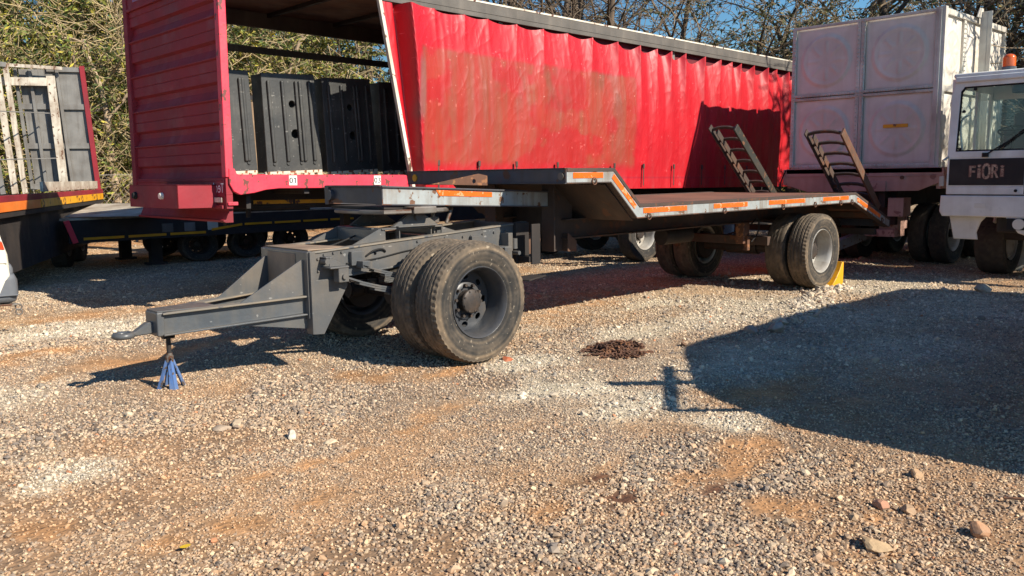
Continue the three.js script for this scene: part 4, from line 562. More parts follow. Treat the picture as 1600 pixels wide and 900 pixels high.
// black ribbed containers standing on the trailer floor
{
  const make = (x0, w, h, label, twist, lean, ports = true) => {
    const t = thing('black_container', label, 'plastic container', [x0 + w / 2, 1.575, -10.72], 'black ribbed containers on the open trailer'); t.rotation.z = lean; t.rotation.y = twist;
    const lo = { local: true }, hw = w / 2, zf = 0.14;
    const s = new THREE.Shape([[-hw, 0.13], [hw, 0.13], [hw * 0.92, h], [-hw * 0.96, h]].map((p) => new THREE.Vector2(...p)));
    const hx = 0.02; if (ports) for (const [a, b, r] of [[hx, h * 0.72, 0.052], [hx + 0.02, h * 0.44, 0.066]]) s.holes.push(new THREE.Path().absarc(a, b, r, 0, 7, true));
    part(t, 'front_shell', new THREE.ExtrudeGeometry(s, { depth: 0.02, bevelEnabled: true, bevelSize: 0.006, bevelThickness: 0.006, bevelSegments: 1, curveSegments: 20 }).translate(0, 0, zf - 0.026), M.black, lo);
    if (ports) for (const [a, b, r] of [[hx, h * 0.72, 0.05], [hx + 0.02, h * 0.44, 0.064]]) part(t, 'port', [new THREE.CylinderGeometry(r, r * 0.8, 0.12, 24, 1, true).rotateX(Math.PI / 2).translate(a, b, zf - 0.06), cyl(r * 0.8, 0.008, 'z', a, b, zf - 0.118, 20)], M.rubber, lo);
    part(t, 'body_shell', [beam([-hw + 0.01, 0.13, -0.015], [-hw * 0.96 + 0.01, h - 0.02, -0.015], 2 * zf - 0.03, 0.02, V(1, 0, 0)), beam([hw - 0.01, 0.13, -0.015], [hw * 0.92 - 0.01, h - 0.02, -0.015], 2 * zf - 0.03, 0.02, V(1, 0, 0)), bx(-hw * 0.95, hw * 0.9, h - 0.02, h - 0.001, -zf, zf - 0.03), plateXY([[-hw, 0.13], [hw, 0.13], [hw * 0.92, h], [-hw * 0.96, h]], -zf - 0.02, -zf)], M.black, lo);
    const n = Math.max(2, Math.round(w / 0.2)); for (let i = 0; i < n; i++) { const x = mix(-hw + 0.11, hw - 0.11, i / (n - 1)); if (Math.abs(x - hx) < 0.08 && w > 0.6) continue; part(t, 'rib', [beam([x - 0.01, h - 0.09, zf], [x, 0.25, zf], 0.05, 0.07, V(0, 0, 1), 0.018), cyl(0.026, 0.03, 'z', x, 0.235, zf)], M.black, lo); }
    part(t, 'rib', [beam([hx + 0.13, h - 0.09, zf], [hx + 0.14, 0.25, zf], 0.05, 0.07, V(0, 0, 1), 0.018)], M.black, lo);
    const bs = [bx(-hw, hw, 0.09, 0.13, zf - 0.03, zf), bx(-hw, hw, 0.0, 0.055, zf - 0.03, zf), bx(-hw, hw, 0.0, 0.02, -zf, zf)]; const m = Math.round(w / 0.21); for (let i = 0; i <= m; i++) { const a = -hw + (i - 0.5) * (w / m) + 0.025, b = a + w / m - 0.05; bs.push(bx(Math.max(-hw, a), Math.min(hw, b), 0.055, 0.09, zf - 0.03, zf)); }
    part(t, 'skid_base', bs, M.rustyWhite, { local: true, label: 'rusty white steel base with square slots' }); return t;
  };
  make(4.82, 0.62, 1.42, 'narrow black container behind the red corner post, plain ribs', 0.02, 0.03, false);
  make(5.60, 0.83, 1.43, 'sunlit black ribbed container with two round holes above the 01 plate', -0.02, 0.035);
  make(6.52, 0.86, 1.43, 'shaded black ribbed container behind the 03 plate', 0.02, 0.045);
  make(7.48, 0.78, 1.43, 'black container half hidden by the red curtain edge', 0.0, 0.04);
}
// ---------------------------------------------------------------- sectional water tank on its trailer
{
  const X = 14.2, t = thing('water_tank', 'big pale sectional water tank of bolted square panels', 'water tank', [X, 1.64, -6.365]);
  const panel = (w, h, n = 44) => { // pressed panel facing +z, centred
    const g = new THREE.PlaneGeometry(w, h, n, n), p = g.attributes.position; const S = Math.min(w, h) / 2;
    for (let i = 0; i < p.count; i++) { const x = p.getX(i), y = p.getY(i), r = Math.hypot(x, y) / S, a = Math.atan2(y, x); let z = 0;
      z += 0.026 * (1 - step(0.71, 0.77, r)); z -= 0.009 * (1 - step(0.60, 0.66, r));
      const k = Math.abs(((a / (Math.PI / 4)) % 1 + 1.5) % 1 - 0.5) * (Math.PI / 4) * r * S; z += 0.012 * (1 - step(0.012, 0.03, k)) * step(0.2, 0.27, r) * (1 - step(0.52, 0.6, r));
      const e = Math.min(w / 2 - Math.abs(x), h / 2 - Math.abs(y)); z -= 0.03 * (1 - step(0.0, 0.05, e)); z += 0.006 * (fbm(x * 2 + 5, y * 2 + 5, 702, 2) - 0.5); p.setZ(i, z); }
    g.computeVertexNormals(); return g; };
  const pf = panel(1.16, 1.16), ps = panel(0.94, 1.16);
  const zs = [-7.6, -6.39, -5.13], ys = [1.66, 2.87, 4.07], xs = [14.2, 15.2, 16.2, 17.2];
  const add = (g, x, y, z, ry) => { const u = boxUV(g.clone()); const m = finish(new THREE.Mesh(u, M.tank)); m.name = 'tank_panel'; m.rotation.y = ry; m.position.set(x - X, y - 1.64, z + 6.365); t.add(m); return m; };
  for (let i = 0; i < 2; i++) for (let j = 0; j < 2; j++) { const m = add(pf, X + 0.02, (ys[j] + ys[j + 1]) / 2, (zs[i] + zs[i + 1]) / 2, -Math.PI / 2); if (i === 1 && j === 0) { const s = finish(new THREE.Mesh(boxUV(bx(-0.2, 0.2, 0.02, 0.075, 0.034, 0.04, 0.001)), M.yellow)); s.name = 'sticker'; m.add(s); s.userData.label = 'orange yellow sticker strip'; } }
  for (let i = 0; i < 3; i++) for (let j = 0; j < 2; j++) { add(ps, (xs[i] + xs[i + 1]) / 2, (ys[j] + ys[j + 1]) / 2, -5.15, 0); add(ps, (xs[i] + xs[i + 1]) / 2, (ys[j] + ys[j + 1]) / 2, -7.58, Math.PI); }
  part(t, 'tank_core', bx(X + 0.08, 17.15, 1.70, 4.02, -7.5, -5.22, 0.02), M.tankFlange); part(t, 'base_frame', bx(X - 0.01, 17.2, 1.637, 1.70, -7.58, -5.18), M.tankFlange);
  const fl = (n, gs) => part(t, n, gs, M.tankFlange);
  for (const z of [-7.57, -6.42, -6.35, -5.16]) fl('flange', bx(X - 0.02, X + 0.03, 1.66, 4.07, z - 0.032, z + 0.032)); for (const y of [1.68, 2.84, 2.90, 4.06]) fl('flange', bx(X - 0.025, X + 0.03, y - 0.022, y + 0.022, -7.6, -5.13));
  for (const x of xs) fl('flange', bx(x - 0.05, x + 0.05, 1.66, 4.07, -5.16, -5.115)); for (const y of [1.68, 2.87, 4.05]) fl('flange', bx(14.2, 17.2, y - 0.045, y + 0.045, -5.17, -5.10));
  fl('corner_angle', [bx(X - 0.03, X + 0.06, 1.62, 4.1, -5.12, -5.06), bx(X - 0.035, X - 0.02, 1.62, 4.1, -5.2, -5.06)]);
  part(t, 'stiffener_post', [bx(15.7, 15.78, 1.6, 4.18, -5.06, -4.95), bx(15.703, 15.72, 1.6, 4.18, -4.949, -4.88), plateXY([[15.5, 4.08], [15.78, 4.08], [15.78, 4.24], [15.62, 4.24]], -5.06, -5.04)], M.tankFlange);
  const b = []; for (let k = 0; k < 34; k++) { const y = 1.72 + k * 0.07; for (const z of [-7.565, -6.43, -6.34]) b.push(cyl(0.011, 0.018, 'x', X - 0.027, y, z, 6)); } for (let k = 0; k < 36; k++) { const z = -7.55 + k * 0.067; for (const y of [1.685, 2.85, 2.895]) b.push(cyl(0.011, 0.018, 'x', X - 0.032, y, z, 6)); }
  for (let k = 0; k < 32; k++) for (const x of xs.slice(1)) b.push(cyl(0.012, 0.02, 'z', x + 0.028, 1.72 + k * 0.074, -5.11, 6), cyl(0.012, 0.02, 'z', x - 0.028, 1.72 + k * 0.074, -5.11, 6));
  part(t, 'bolts', b, M.tankFlange, { kind: 'stuff' });
}
{
  const t = thing('tank_trailer', 'pale pink flat trailer carrying the panelled water tank', 'trailer', [15.5, 0, -6.2]), F = 13.9;
  part(t, 'headboard', [plateZY([[-7.56, 1.63], [-4.88, 1.63], [-4.88, 1.42], [-5.25, 1.27], [-6.77, 1.24], [-7.1, 1.24], [-7.56, 1.37]], F, F + 0.03, 0.004)], M.pink);
  part(t, 'headboard_strip', [bx(F - 0.012, F, 1.50, 1.515, -7.5, -4.9), bx(F - 0.02, F, 1.26, 1.42, -6.35, -5.75)], M.pink); part(t, 'lamp', cyl(0.03, 0.02, 'x', F - 0.012, 1.48, -5.5, 16), M.rust);
  part(t, 'bed', [bx(F, 18.4, 1.55, 1.635, -7.5, -4.9), bx(F + 0.05, 18.4, 1.3, 1.55, -5.0, -4.93), bx(F + 0.05, 18.4, 1.3, 1.55, -7.5, -7.43)], M.pink);
  part(t, 'chassis_beam', [bx(F + 0.1, 18.4, 1.0, 1.3, -5.9, -5.8), bx(F + 0.1, 18.4, 1.0, 1.3, -6.9, -6.8), bx(F + 0.3, F + 0.4, 0.7, 1.3, -7.0, -5.7)], M.dark);
  part(t, 'drawbar', [beam([13.75, 0.30, -6.6], [16.0, 0.60, -6.5], 0.12, 0.17)], M.deckSide); part(t, 'coupling_box', [bx(14.3, 14.7, 0.62, 1.0, -6.0, -5.7), bx(14.2, 14.6, 0.5, 0.62, -6.2, -5.7), bx(14.0, 14.3, 0.85, 1.15, -5.75, -5.5)], M.pink);
  for (const x of [15.35, 16.75]) { part(t, 'axle', cyl(0.07, 2, 'z', x, 0.52, -6.2, 16), M.dark); for (const s of [1, -1]) duals(t, x, 0.515, -6.2 + s * 0.92, 0.34, s, wDarkO, wDarkI, x); }
  part(t, 'electric_cable', tube([[F - 0.02, 1.62, -7.5], [F - 0.05, 1.45, -7.56], [F - 0.1, 1.28, -7.55], [F, 1.1, -7.3]], 0.012, 20), M.rubber);
}

// ---------------------------------------------------------------- white self-loading mixer, cab front towards the loader
{
  const X = 13.0, Z0 = -4.52, Z1 = -2.5, t = thing('mixer_truck', 'white mixer truck cab with amber beacon and dark band', 'mixer truck', [14.2, 0, -3.5]);
  const zm = (Z0 + Z1) / 2, lean = 0.0;
  // front frame: sill, header, posts, windscreen
  const frame = new THREE.Shape([[-Z0, 1.76], [-Z0 - 0.02, 2.62], [-Z0 - 0.07, 2.80], [-Z0 - 0.2, 2.875], [-Z1 + 0.2, 2.875], [-Z1 + 0.02, 2.7], [-Z1, 1.76]].map((p) => new THREE.Vector2(...p)));
  const win = [[-Z0 - 0.10, 1.84], [-Z0 - 0.13, 2.68], [-Z0 - 0.18, 2.745], [3.48, 2.745], [3.48, 1.84]].map((p) => new THREE.Vector2(...p)), win2 = [[3.36, 1.84], [3.36, 2.745], [-Z1 + 0.15, 2.745], [-Z1 + 0.1, 1.84]].map((p) => new THREE.Vector2(...p));
  frame.holes.push(new THREE.Path(win), new THREE.Path(win2));
  const toX = new THREE.Matrix4().makeBasis(V(0, 0, -1), V(0, 1, 0), V(1, 0, 0));
  part(t, 'cab_frame', new THREE.ExtrudeGeometry(frame, { depth: 0.05, bevelEnabled: true, bevelSize: 0.006, bevelThickness: 0.008, bevelSegments: 2 }).applyMatrix4(toX).translate(X, 0, 0), M.cab);
  const ring = new THREE.Shape(win); ring.holes.push(new THREE.Path([[-Z0 - 0.125, 1.865], [-Z0 - 0.155, 2.66], [-Z0 - 0.2, 2.72], [3.505, 2.72], [3.505, 1.865]].map((p) => new THREE.Vector2(...p))));
  part(t, 'window_seal', new THREE.ExtrudeGeometry(ring, { depth: 0.02, bevelEnabled: false }).applyMatrix4(toX).translate(X - 0.004, 0, 0), M.rubber);
  part(t, 'windscreen', [plateZY(win.map((p) => [-p.x, p.y]), X + 0.02, X + 0.026, 0)], M.glass); part(t, 'windscreen', [plateZY(win2.map((p) => [-p.x, p.y]), X + 0.02, X + 0.026, 0)], M.glass);
  const cl = []; for (const [z, y] of [[-4.36, 1.88], [-4.33, 2.4], [-4.2, 2.70], [-3.52, 2.7], [-3.51, 1.88], [-3.52, 2.45]]) cl.push(cyl(0.022, 0.02, 'x', X - 0.01, y, z, 12)); part(t, 'window_clips', cl, M.rubber);
  part(t, 'roof', [bx(X - 0.03, 14.75, 2.86, 2.93, Z0 + 0.03, Z1 - 0.03, 0.03), bx(X - 0.05, X + 0.1, 2.80, 2.88, Z0 + 0.06, Z1 - 0.06, 0.02)], M.cab);
  // sides and rear as open frames with glass, so the cab can be seen through
  const sideF = new THREE.Shape([[X + 0.05, 1.25], [X + 0.05, 2.86], [14.7, 2.86], [14.7, 1.25]].map((p) => new THREE.Vector2(...p))); sideF.holes.push(new THREE.Path([[X + 0.16, 1.75], [14.0, 1.75], [14.0, 2.74], [X + 0.2, 2.74]].map((p) => new THREE.Vector2(...p))), new THREE.Path([[14.1, 1.75], [14.6, 1.75], [14.6, 2.74], [14.1, 2.74]].map((p) => new THREE.Vector2(...p))));
  for (const z of [Z0, Z1 - 0.04]) { part(t, 'cab_side', new THREE.ExtrudeGeometry(sideF, { depth: 0.04, bevelEnabled: false }).translate(0, 0, z), M.cab); part(t, 'side_window', bx(X + 0.16, 14.0, 1.75, 2.74, z + 0.018, z + 0.024, 0), M.glass); part(t, 'side_window', bx(14.1, 14.6, 1.75, 2.74, z + 0.018, z + 0.024, 0), M.glass); }
  part(t, 'cab_rear', [bx(14.66, 14.7, 1.25, 1.9, Z0 + 0.04, Z1 - 0.04), bx(14.66, 14.7, 2.65, 2.86, Z0 + 0.04, Z1 - 0.04), bx(14.66, 14.7, 1.9, 2.65, zm - 0.04, zm + 0.04)], M.cab); part(t, 'rear_window', bx(14.675, 14.681, 1.9, 2.65, Z0 + 0.04, Z1 - 0.04, 0), M.glass);
  // lower front: strip, dark band with lettering, apron, bumper
  part(t, 'front_panel', [bx(X - 0.005, X + 0.05, 1.24, 1.35, Z0, Z1, 0.01), bx(X, X + 0.05, 1.35, 1.76, Z0, Z1)], M.cab); part(t, 'dark_band', bx(X - 0.008, X, 1.37, 1.74, Z0 + 0.03, -3.53, 0.003), M.dark); part(t, 'dark_band', bx(X - 0.008, X, 1.37, 1.74, -3.50, Z1 - 0.03, 0.003), M.dark);
  { const font = await new FontLoader().loadAsync('fonts/droid/droid_sans_bold.typeface.json'), ink = paint([196, 164, 138], { d: [120, 74, 60], dirt: 0.7, chip: 0.25, chipC: [84, 44, 38], seed: 64, size: 0.2 }), edge = paint([92, 40, 34], { seed: 65 });
    const lt = new THREE.Group(); lt.name = 'lettering'; t.add(lt);
    for (const [ch, z, h, w] of [['F', -4.18, 0.15, 0.078], ['i', -4.09, 0.18, 0.042], ['O', -4.0, 0.215, 0.11], ['R', -3.89, 0.18, 0.09], ['i', -3.80, 0.15, 0.042]]) { // letters swell towards the middle
      const g = new TextGeometry(ch, { font, size: 1, depth: 0.02, curveSegments: 6, bevelEnabled: false }); g.computeBoundingBox(); const B = g.boundingBox; const mk = (k, x, m) => { const q = g.clone().translate(-(B.min.x + B.max.x) / 2, -(B.min.y + B.max.y) / 2, 0).scale((w + k) / (B.max.x - B.min.x), (h + k) / (B.max.y - B.min.y), 0.15).rotateY(-Math.PI / 2).translate(x, 1.565, z); part(lt, 'letter', q.translate(-14.2, 0, 3.5), m, { local: true }); };
      mk(0.018, X - 0.0085, edge); mk(0, X - 0.0105, ink); } }
  part(t, 'door_gap', bx(X - 0.0095, X + 0.001, 1.25, 1.75, -3.522, -3.508, 0.001), M.rubber); part(t, 'panel_gap', bx(X - 0.007, X, 1.228, 1.24, Z0 + 0.02, Z1 - 0.02, 0.001), M.rubber); part(t, 'grab_rail', tube([[X + 0.2, 1.85, Z0 + 0.12], [X + 0.2, 2.3, Z0 + 0.1], [X + 0.2, 2.36, Z0 + 0.2]], 0.014, 16), M.cab);
  part(t, 'cap', cyl(0.02, 0.02, 'x', X - 0.012, 1.295, -3.62, 14), M.rubber);
  part(t, 'apron', [plateZY([[Z0 - 0.06, 1.225], [Z1 + 0.06, 1.225], [Z1 + 0.06, 0.93], [Z0 - 0.03, 0.93], [Z0 - 0.07, 1.0]], X - 0.03, X + 0.06, 0.012), plateZY([[Z0 + 0.03, 0.93], [Z0 + 0.52, 0.93], [Z0 + 0.45, 0.85], [Z0 + 0.4, 0.7], [Z0 + 0.42, 0.6], [Z0 + 0.1, 0.6]], X + 0.1, X + 0.14, 0.01)], M.cab);
  part(t, 'apron', [plateZY([[-3.72, 0.93], [Z1 + 0.06, 0.93], [Z1 + 0.06, 0.66], [-3.4, 0.66], [-3.56, 0.72]], X - 0.02, X + 0.06, 0.012)], M.cab); part(t, 'side_marker', bx(X - 0.036, X - 0.03, 1.06, 1.12, -4.12, -3.98, 0.002), M.lens);
  part(t, 'headlamp', [cyl(0.075, 0.03, 'x', X - 0.03, 0.84, -3.55, 24)], M.lens); part(t, 'lamp_recess', bx(X - 0.026, X - 0.018, 0.76, 0.92, -3.70, -3.40), M.rubber);
  part(t, 'grille', Array.from({ length: 9 }, (_, i) => bx(X + 0.02, X + 0.04, 0.45, 0.64, -3.4 + i * 0.06, -3.37 + i * 0.06)), M.rubber);
  // inside: seat, wheel, dash; wiper; beacon
  part(t, 'steering_wheel', [new THREE.TorusGeometry(0.2, 0.014, 8, 36).rotateX(Math.PI / 2).rotateZ(0.35).translate(13.62, 2.14, -3.86), rod([13.62, 2.14, -3.86], [13.5, 1.6, -3.86], 0.022), rod([13.45, 2.2, -3.86], [13.78, 2.08, -3.86], 0.012), rod([13.62, 2.14, -4.05], [13.62, 2.14, -3.67], 0.012)], M.rubber);
  part(t, 'seat', [bx(13.9, 14.35, 1.45, 1.6, -4.2, -3.7, 0.05), bx(14.25, 14.4, 1.55, 2.2, -4.2, -3.7, 0.06), bx(14.27, 14.38, 2.2, 2.42, -4.07, -3.83, 0.05)], M.interior); part(t, 'dashboard', [bx(13.2, 13.5, 1.3, 1.7, -4.2, -3.0, 0.04), bx(13.35, 13.45, 1.55, 1.85, -3.75, -3.4, 0.03), bx(13.1, 13.25, 2.62, 2.76, -3.78, -3.6, 0.02)], M.interior); part(t, 'fire_extinguisher', cyl(0.055, 0.3, 'y', 14.5, 1.95, -3.55, 16), M.redLens);
  part(t, 'cab_floor', bx(X + 0.06, 14.66, 1.2, 1.25, Z0 + 0.03, Z1 - 0.03), M.dark);
  part(t, 'wiper', [rod([X - 0.03, 1.79, -4.02], [X - 0.03, 2.02, -3.66], 0.010), rod([X - 0.04, 1.86, -3.86], [X - 0.04, 2.16, -3.5], 0.011), bx(X - 0.045, X - 0.01, 1.76, 1.82, -4.06, -3.98)], M.rubber);
  part(t, 'beacon', [cyl(0.085, 0.12, 'y', 13.62, 3.09, -3.98, 24), new THREE.SphereGeometry(0.085, 24, 10, 0, 6.284, 0, 1.571).scale(1, 0.7, 1).translate(13.62, 3.15, -3.98)], M.amber); part(t, 'beacon_base', [cyl(0.095, 0.05, 'y', 13.62, 3.0, -3.98, 24), cyl(0.12, 0.04, 'y', 13.62, 2.95, -3.98, 24)], M.greyPlastic);
  part(t, 'mirror_arm', [rod([X + 0.05, 1.8, Z0 + 0.03], [X - 0.1, 1.72, Z0 - 0.03], 0.015), bx(X - 0.06, X - 0.03, 1.36, 1.5, Z0 - 0.08, Z0 - 0.02)], M.tankFlange);
  // chassis, wheels, drum behind
  part(t, 'chassis', [bx(X + 0.2, 18, 0.7, 1.15, -3.9, -3.1, 0.03), bx(13.9, 14.5, 0.55, 0.75, -4.4, -2.7, 0.04)], M.dark);
  for (const x of [14.35, 17.0]) for (const z of [-4.18, -2.85]) { const w = put(t, wDarkO, [x, 0.5, z]); w.scale.set(0.98, 0.98, 1.5); if (z < -3.5) w.rotation.y = Math.PI; }
  part(t, 'fender', [new THREE.TorusGeometry(0.6, 0.03, 6, 30, 2.6).scale(1, 1, 1).translate(14.35, 0.5, -4.1), new THREE.CylinderGeometry(0.62, 0.62, 0.5, 30, 1, true, -0.3, 2.2).rotateX(Math.PI / 2).translate(14.35, 0.5, -4.2)], M.cab);
  part(t, 'mixing_drum', new THREE.LatheGeometry([[0.0, -1.4], [0.45, -1.4], [0.85, -0.5], [0.9, 0.1], [0.75, 0.7], [0.4, 1.3], [0.36, 1.35]].map((p) => new THREE.Vector2(...p)), 40).rotateZ(-1.25).translate(16.6, 2.1, -3.2), M.cab);
}
// ---------------------------------------------------------------- low flat trailer in the second row
{
  const Z = -15.0, Z1 = -17.4, t = thing('flat_trailer', 'low flat trailer with yellow strips, parked behind the open trailer', 'trailer', [8, 0, -16.2]); t.scale.set(1.065, 0.92, 1); t.position.set(8.52, 0, -17.2);
  part(t, 'deck', [plateXZ([[4.2, Z], [14.5, Z], [14.5, Z1], [5.8, Z1]], 1.0, 1.045)], M.board);
  part(t, 'side_panel', [bx(4.32, 14.5, 0.70, 1.0, Z - 0.03, Z - 0.01), bx(4.32, 14.5, 0.56, 0.70, Z - 0.05, Z)], M.dark); part(t, 'side_panel', [bx(4.32, 14.5, 0.6, 1.0, Z1, Z1 + 0.02)], M.dark);
  part(t, 'corner_post', beam([4.30, 1.0, Z + 0.01], [4.42, 0.57, Z + 0.01], 0.03, 0.09, V(1, 0, 0)), M.redEdge);
  for (let i = 0; i < 3; i++) part(t, 'reflective_strip', bx(4.55 + i * 0.72, 5.2 + i * 0.72, 0.615, 0.665, Z, Z + 0.005, 0.001), M.yellow);
  for (let i = 0; i < 5; i++) part(t, 'reflective_strip', plateXY(i === 0 ? [[6.75, 0.66], [6.75, 0.71], [7.35, 0.79], [7.35, 0.74]] : [[6.78 + i * 0.62, 0.745], [6.78 + i * 0.62, 0.79], [7.34 + i * 0.62, 0.79], [7.34 + i * 0.62, 0.745]], Z + 0.002, Z + 0.006, 0.001), M.yellow);
  for (const [x, m] of [[5.85, M.cant], [6.25, M.stakeGrey], [6.68, M.tankFlange]]) part(t, 'document_plate', bx(x, x + 0.2, 0.68, 0.86, Z - 0.01, Z + 0.002), m);
  part(t, 'chassis_beam', [bx(4.6, 14, 0.56, 0.9, -15.8, -15.7), bx(4.6, 14, 0.56, 0.9, -16.7, -16.6)], M.dark);
  for (const z of [-15.4, -17.0]) part(t, 'support_leg', [bx(5.75, 5.95, 0.05, 0.7, z - 0.08, z + 0.08), bx(5.68, 6.02, 0.0, 0.05, z - 0.12, z + 0.12)], M.dark);
  for (const x of [6.6, 7.55, 8.5]) for (const z of [-15.3, -17.1]) { const w = put(t, wShadeO, [x, 0.36, z]); w.scale.set(0.70, 0.70, 0.85); if (z < -16) w.rotation.y = Math.PI; w.rotation.z = x * 2; }
  part(t, 'light_posts', [rod([8.0, 1.05, Z1 + 0.1], [8.0, 1.22, Z1 + 0.1], 0.02), rod([6.4, 1.05, Z1 + 0.1], [6.4, 1.2, Z1 + 0.1], 0.02)], M.whitePaint);
  const r = thing('folded_ramp', 'weathered white wooden ramp lying on the low flat trailer deck', 'loading ramp', [5.2, 1.05, -16]); r.position.set(5.54, 0.97, -17.0);
  part(r, 'ramp_top', new THREE.ExtrudeGeometry(new THREE.Shape([[0, 0], [1.5, 0.19], [1.5, 0.13], [0.1, -0.005]].map((p) => new THREE.Vector2(...p))), { depth: 1.4, bevelEnabled: false }).rotateY(0.9).translate(4.25, 1.055, -15.2), M.board);
  part(r, 'ramp_side', [beam([4.9, 1.07, -15.25], [6.2, 1.17, -15.9], 0.06, 0.08), beam([5.9, 1.1, -15.6], [6.9, 1.12, -15.9], 0.25, 0.1)], M.whitePaint);
}
// ---------------------------------------------------------------- stake-sided truck body, seen end-on at the side of the yard
{
  const t = thing('stake_truck_body', 'truck body with grey bulkhead, white stakes and red edge', 'truck body', [6.45, 0, -20.0]); t.rotation.y = -2.042; const lo = { local: true };
  const L = (x, y, z) => V(x, y, z + 0.055 * (y - 1.4)); // the whole cage leans over
  const bar = (n, p, q, w, h, m, up = V(1, 0, 0)) => part(t, n, beam(L(...p), L(...q), w, h, up), m, lo);
  bar('red_edge', [0, 1.25, 0], [0, 4.08, 0], 0.09, 0.10, M.red);
  for (const [y0, y1] of [[1.55, 2.35], [2.40, 3.18], [3.24, 4.0]]) part(t, 'bulkhead_panel', plateZY([[0.06 + 0.055 * (y0 - 1.4), y0], [1.25 + 0.055 * (y0 - 1.4), y0], [1.25 + 0.055 * (y1 - 1.4), y1], [0.06 + 0.055 * (y1 - 1.4), y1]], -0.05, -0.03), M.stakeGrey, lo);
  for (const y of [1.5, 2.37, 3.21]) bar('bulkhead_rail', [0, y, 0.05], [0, y, 1.3], 0.05, 0.12, M.stakeGrey, V(0, 1, 0));
  bar('bulkhead_rail', [0, 4.0, 0.05], [0, 4.0, 0.7], 0.05, 0.1, M.stakeGrey, V(0, 1, 0));
  for (const z of [0.5, 1.02, 1.3]) bar('bulkhead_post', [0.02, 1.45, z], [0.02, 4.0, z], 0.06, 0.07, M.stakeGrey);
  bar('stake', [0.1, 1.4, 0.66], [0.1, 3.85, 0.62], 0.16, 0.08, M.stakeWhite);
  for (const [x, z, y1, w, dz] of [[0.25, 1.40, 4.05, 0.10, 0.02], [0.3, 1.58, 3.85, 0.12, 0.0], [0.5, 1.76, 3.8, 0.09, 0.06], [0.9, 2.0, 3.7, 0.06, -0.05], [1.6, 2.2, 3.4, 0.06, 0.04], [2.4, 2.2, 3.6, 0.07, 0], [1.2, 2.3, 2.8, 0.05, 0.08]]) bar('stake', [x, 1.35, z], [x, y1, z + dz], w, 0.06, z < 1.7 ? M.stakeWhite : M.stakeGrey);
  bar('stake_rail', [0.2, 4.0, 0.35], [0.2, 4.05, 1.42], 0.06, 0.07, M.stakeWhite, V(0, 1, 0)); bar('stake_rail', [0.15, 3.72, 0.7], [0.15, 3.72, 1.6], 0.05, 0.17, M.stakeWhite, V(0, 1, 0)); bar('stake_rail', [0.25, 4.05, 1.42], [2.8, 3.9, 2.2], 0.06, 0.1, M.stakeGrey, V(0, 1, 0));
  for (const y of [2.1, 3.05]) bar('stake_rail', [0.3, y, 0.7], [2.8, y - 0.1, 2.2], 0.02, 0.022, M.stakeGrey, V(0, 1, 0));
  bar('stake_rail', [0.2, 1.52, 0.0], [5, 1.52, 0.05], 0.05, 0.16, M.stakeWhite, V(0, 1, 0));
  part(t, 'side_rail', [bx(-0.05, 8.6, 1.33, 1.42, -0.08, 0.0)], M.red, lo); part(t, 'reflective_strip', [bx(-0.0, 5.75, 1.20, 1.33, -0.085, -0.07)], M.yellow, lo); part(t, 'reflective_strip', [bx(5.8, 8.6, 1.20, 1.33, -0.085, -0.07)], paint([232, 120, 40], { d: [200, 140, 80], dirt: 0.4, seed: 66 }), lo);
  part(t, 'floor', bx(-0.05, 8.6, 1.12, 1.33, -0.07, 2.4), M.dark, lo); part(t, 'chassis_beam', [bx(0.2, 6, 0.85, 1.12, 0.6, 0.75), bx(0.2, 6, 0.85, 1.12, 1.6, 1.75)], M.dark, lo);
  for (const x of [1.8, 3.1]) for (const z of [0.2, 2.2]) { const w = wDarkO.clone(); w.position.set(x, 0.5, z); if (z < 1) w.rotation.y = Math.PI; t.add(w); }
  part(t, 'shade_sheet', [bx(0.15, 8.6, 0.32, 1.12, 0.02, 0.05)], M.dark, lo);  // added dark sheet standing for the shade beneath the truck body
  part(t, 'steps', [rod([0.5, 0.55, -0.05], [0.5, 1.2, -0.05], 0.015), rod([1.3, 0.5, -0.05], [1.3, 1.2, -0.05], 0.015), rod([0.5, 0.85, -0.05], [1.3, 0.85, -0.05], 0.015), rod([0.4, 0.5, -0.05], [1.3, 0.52, -0.05], 0.03)], M.rust, lo);
}
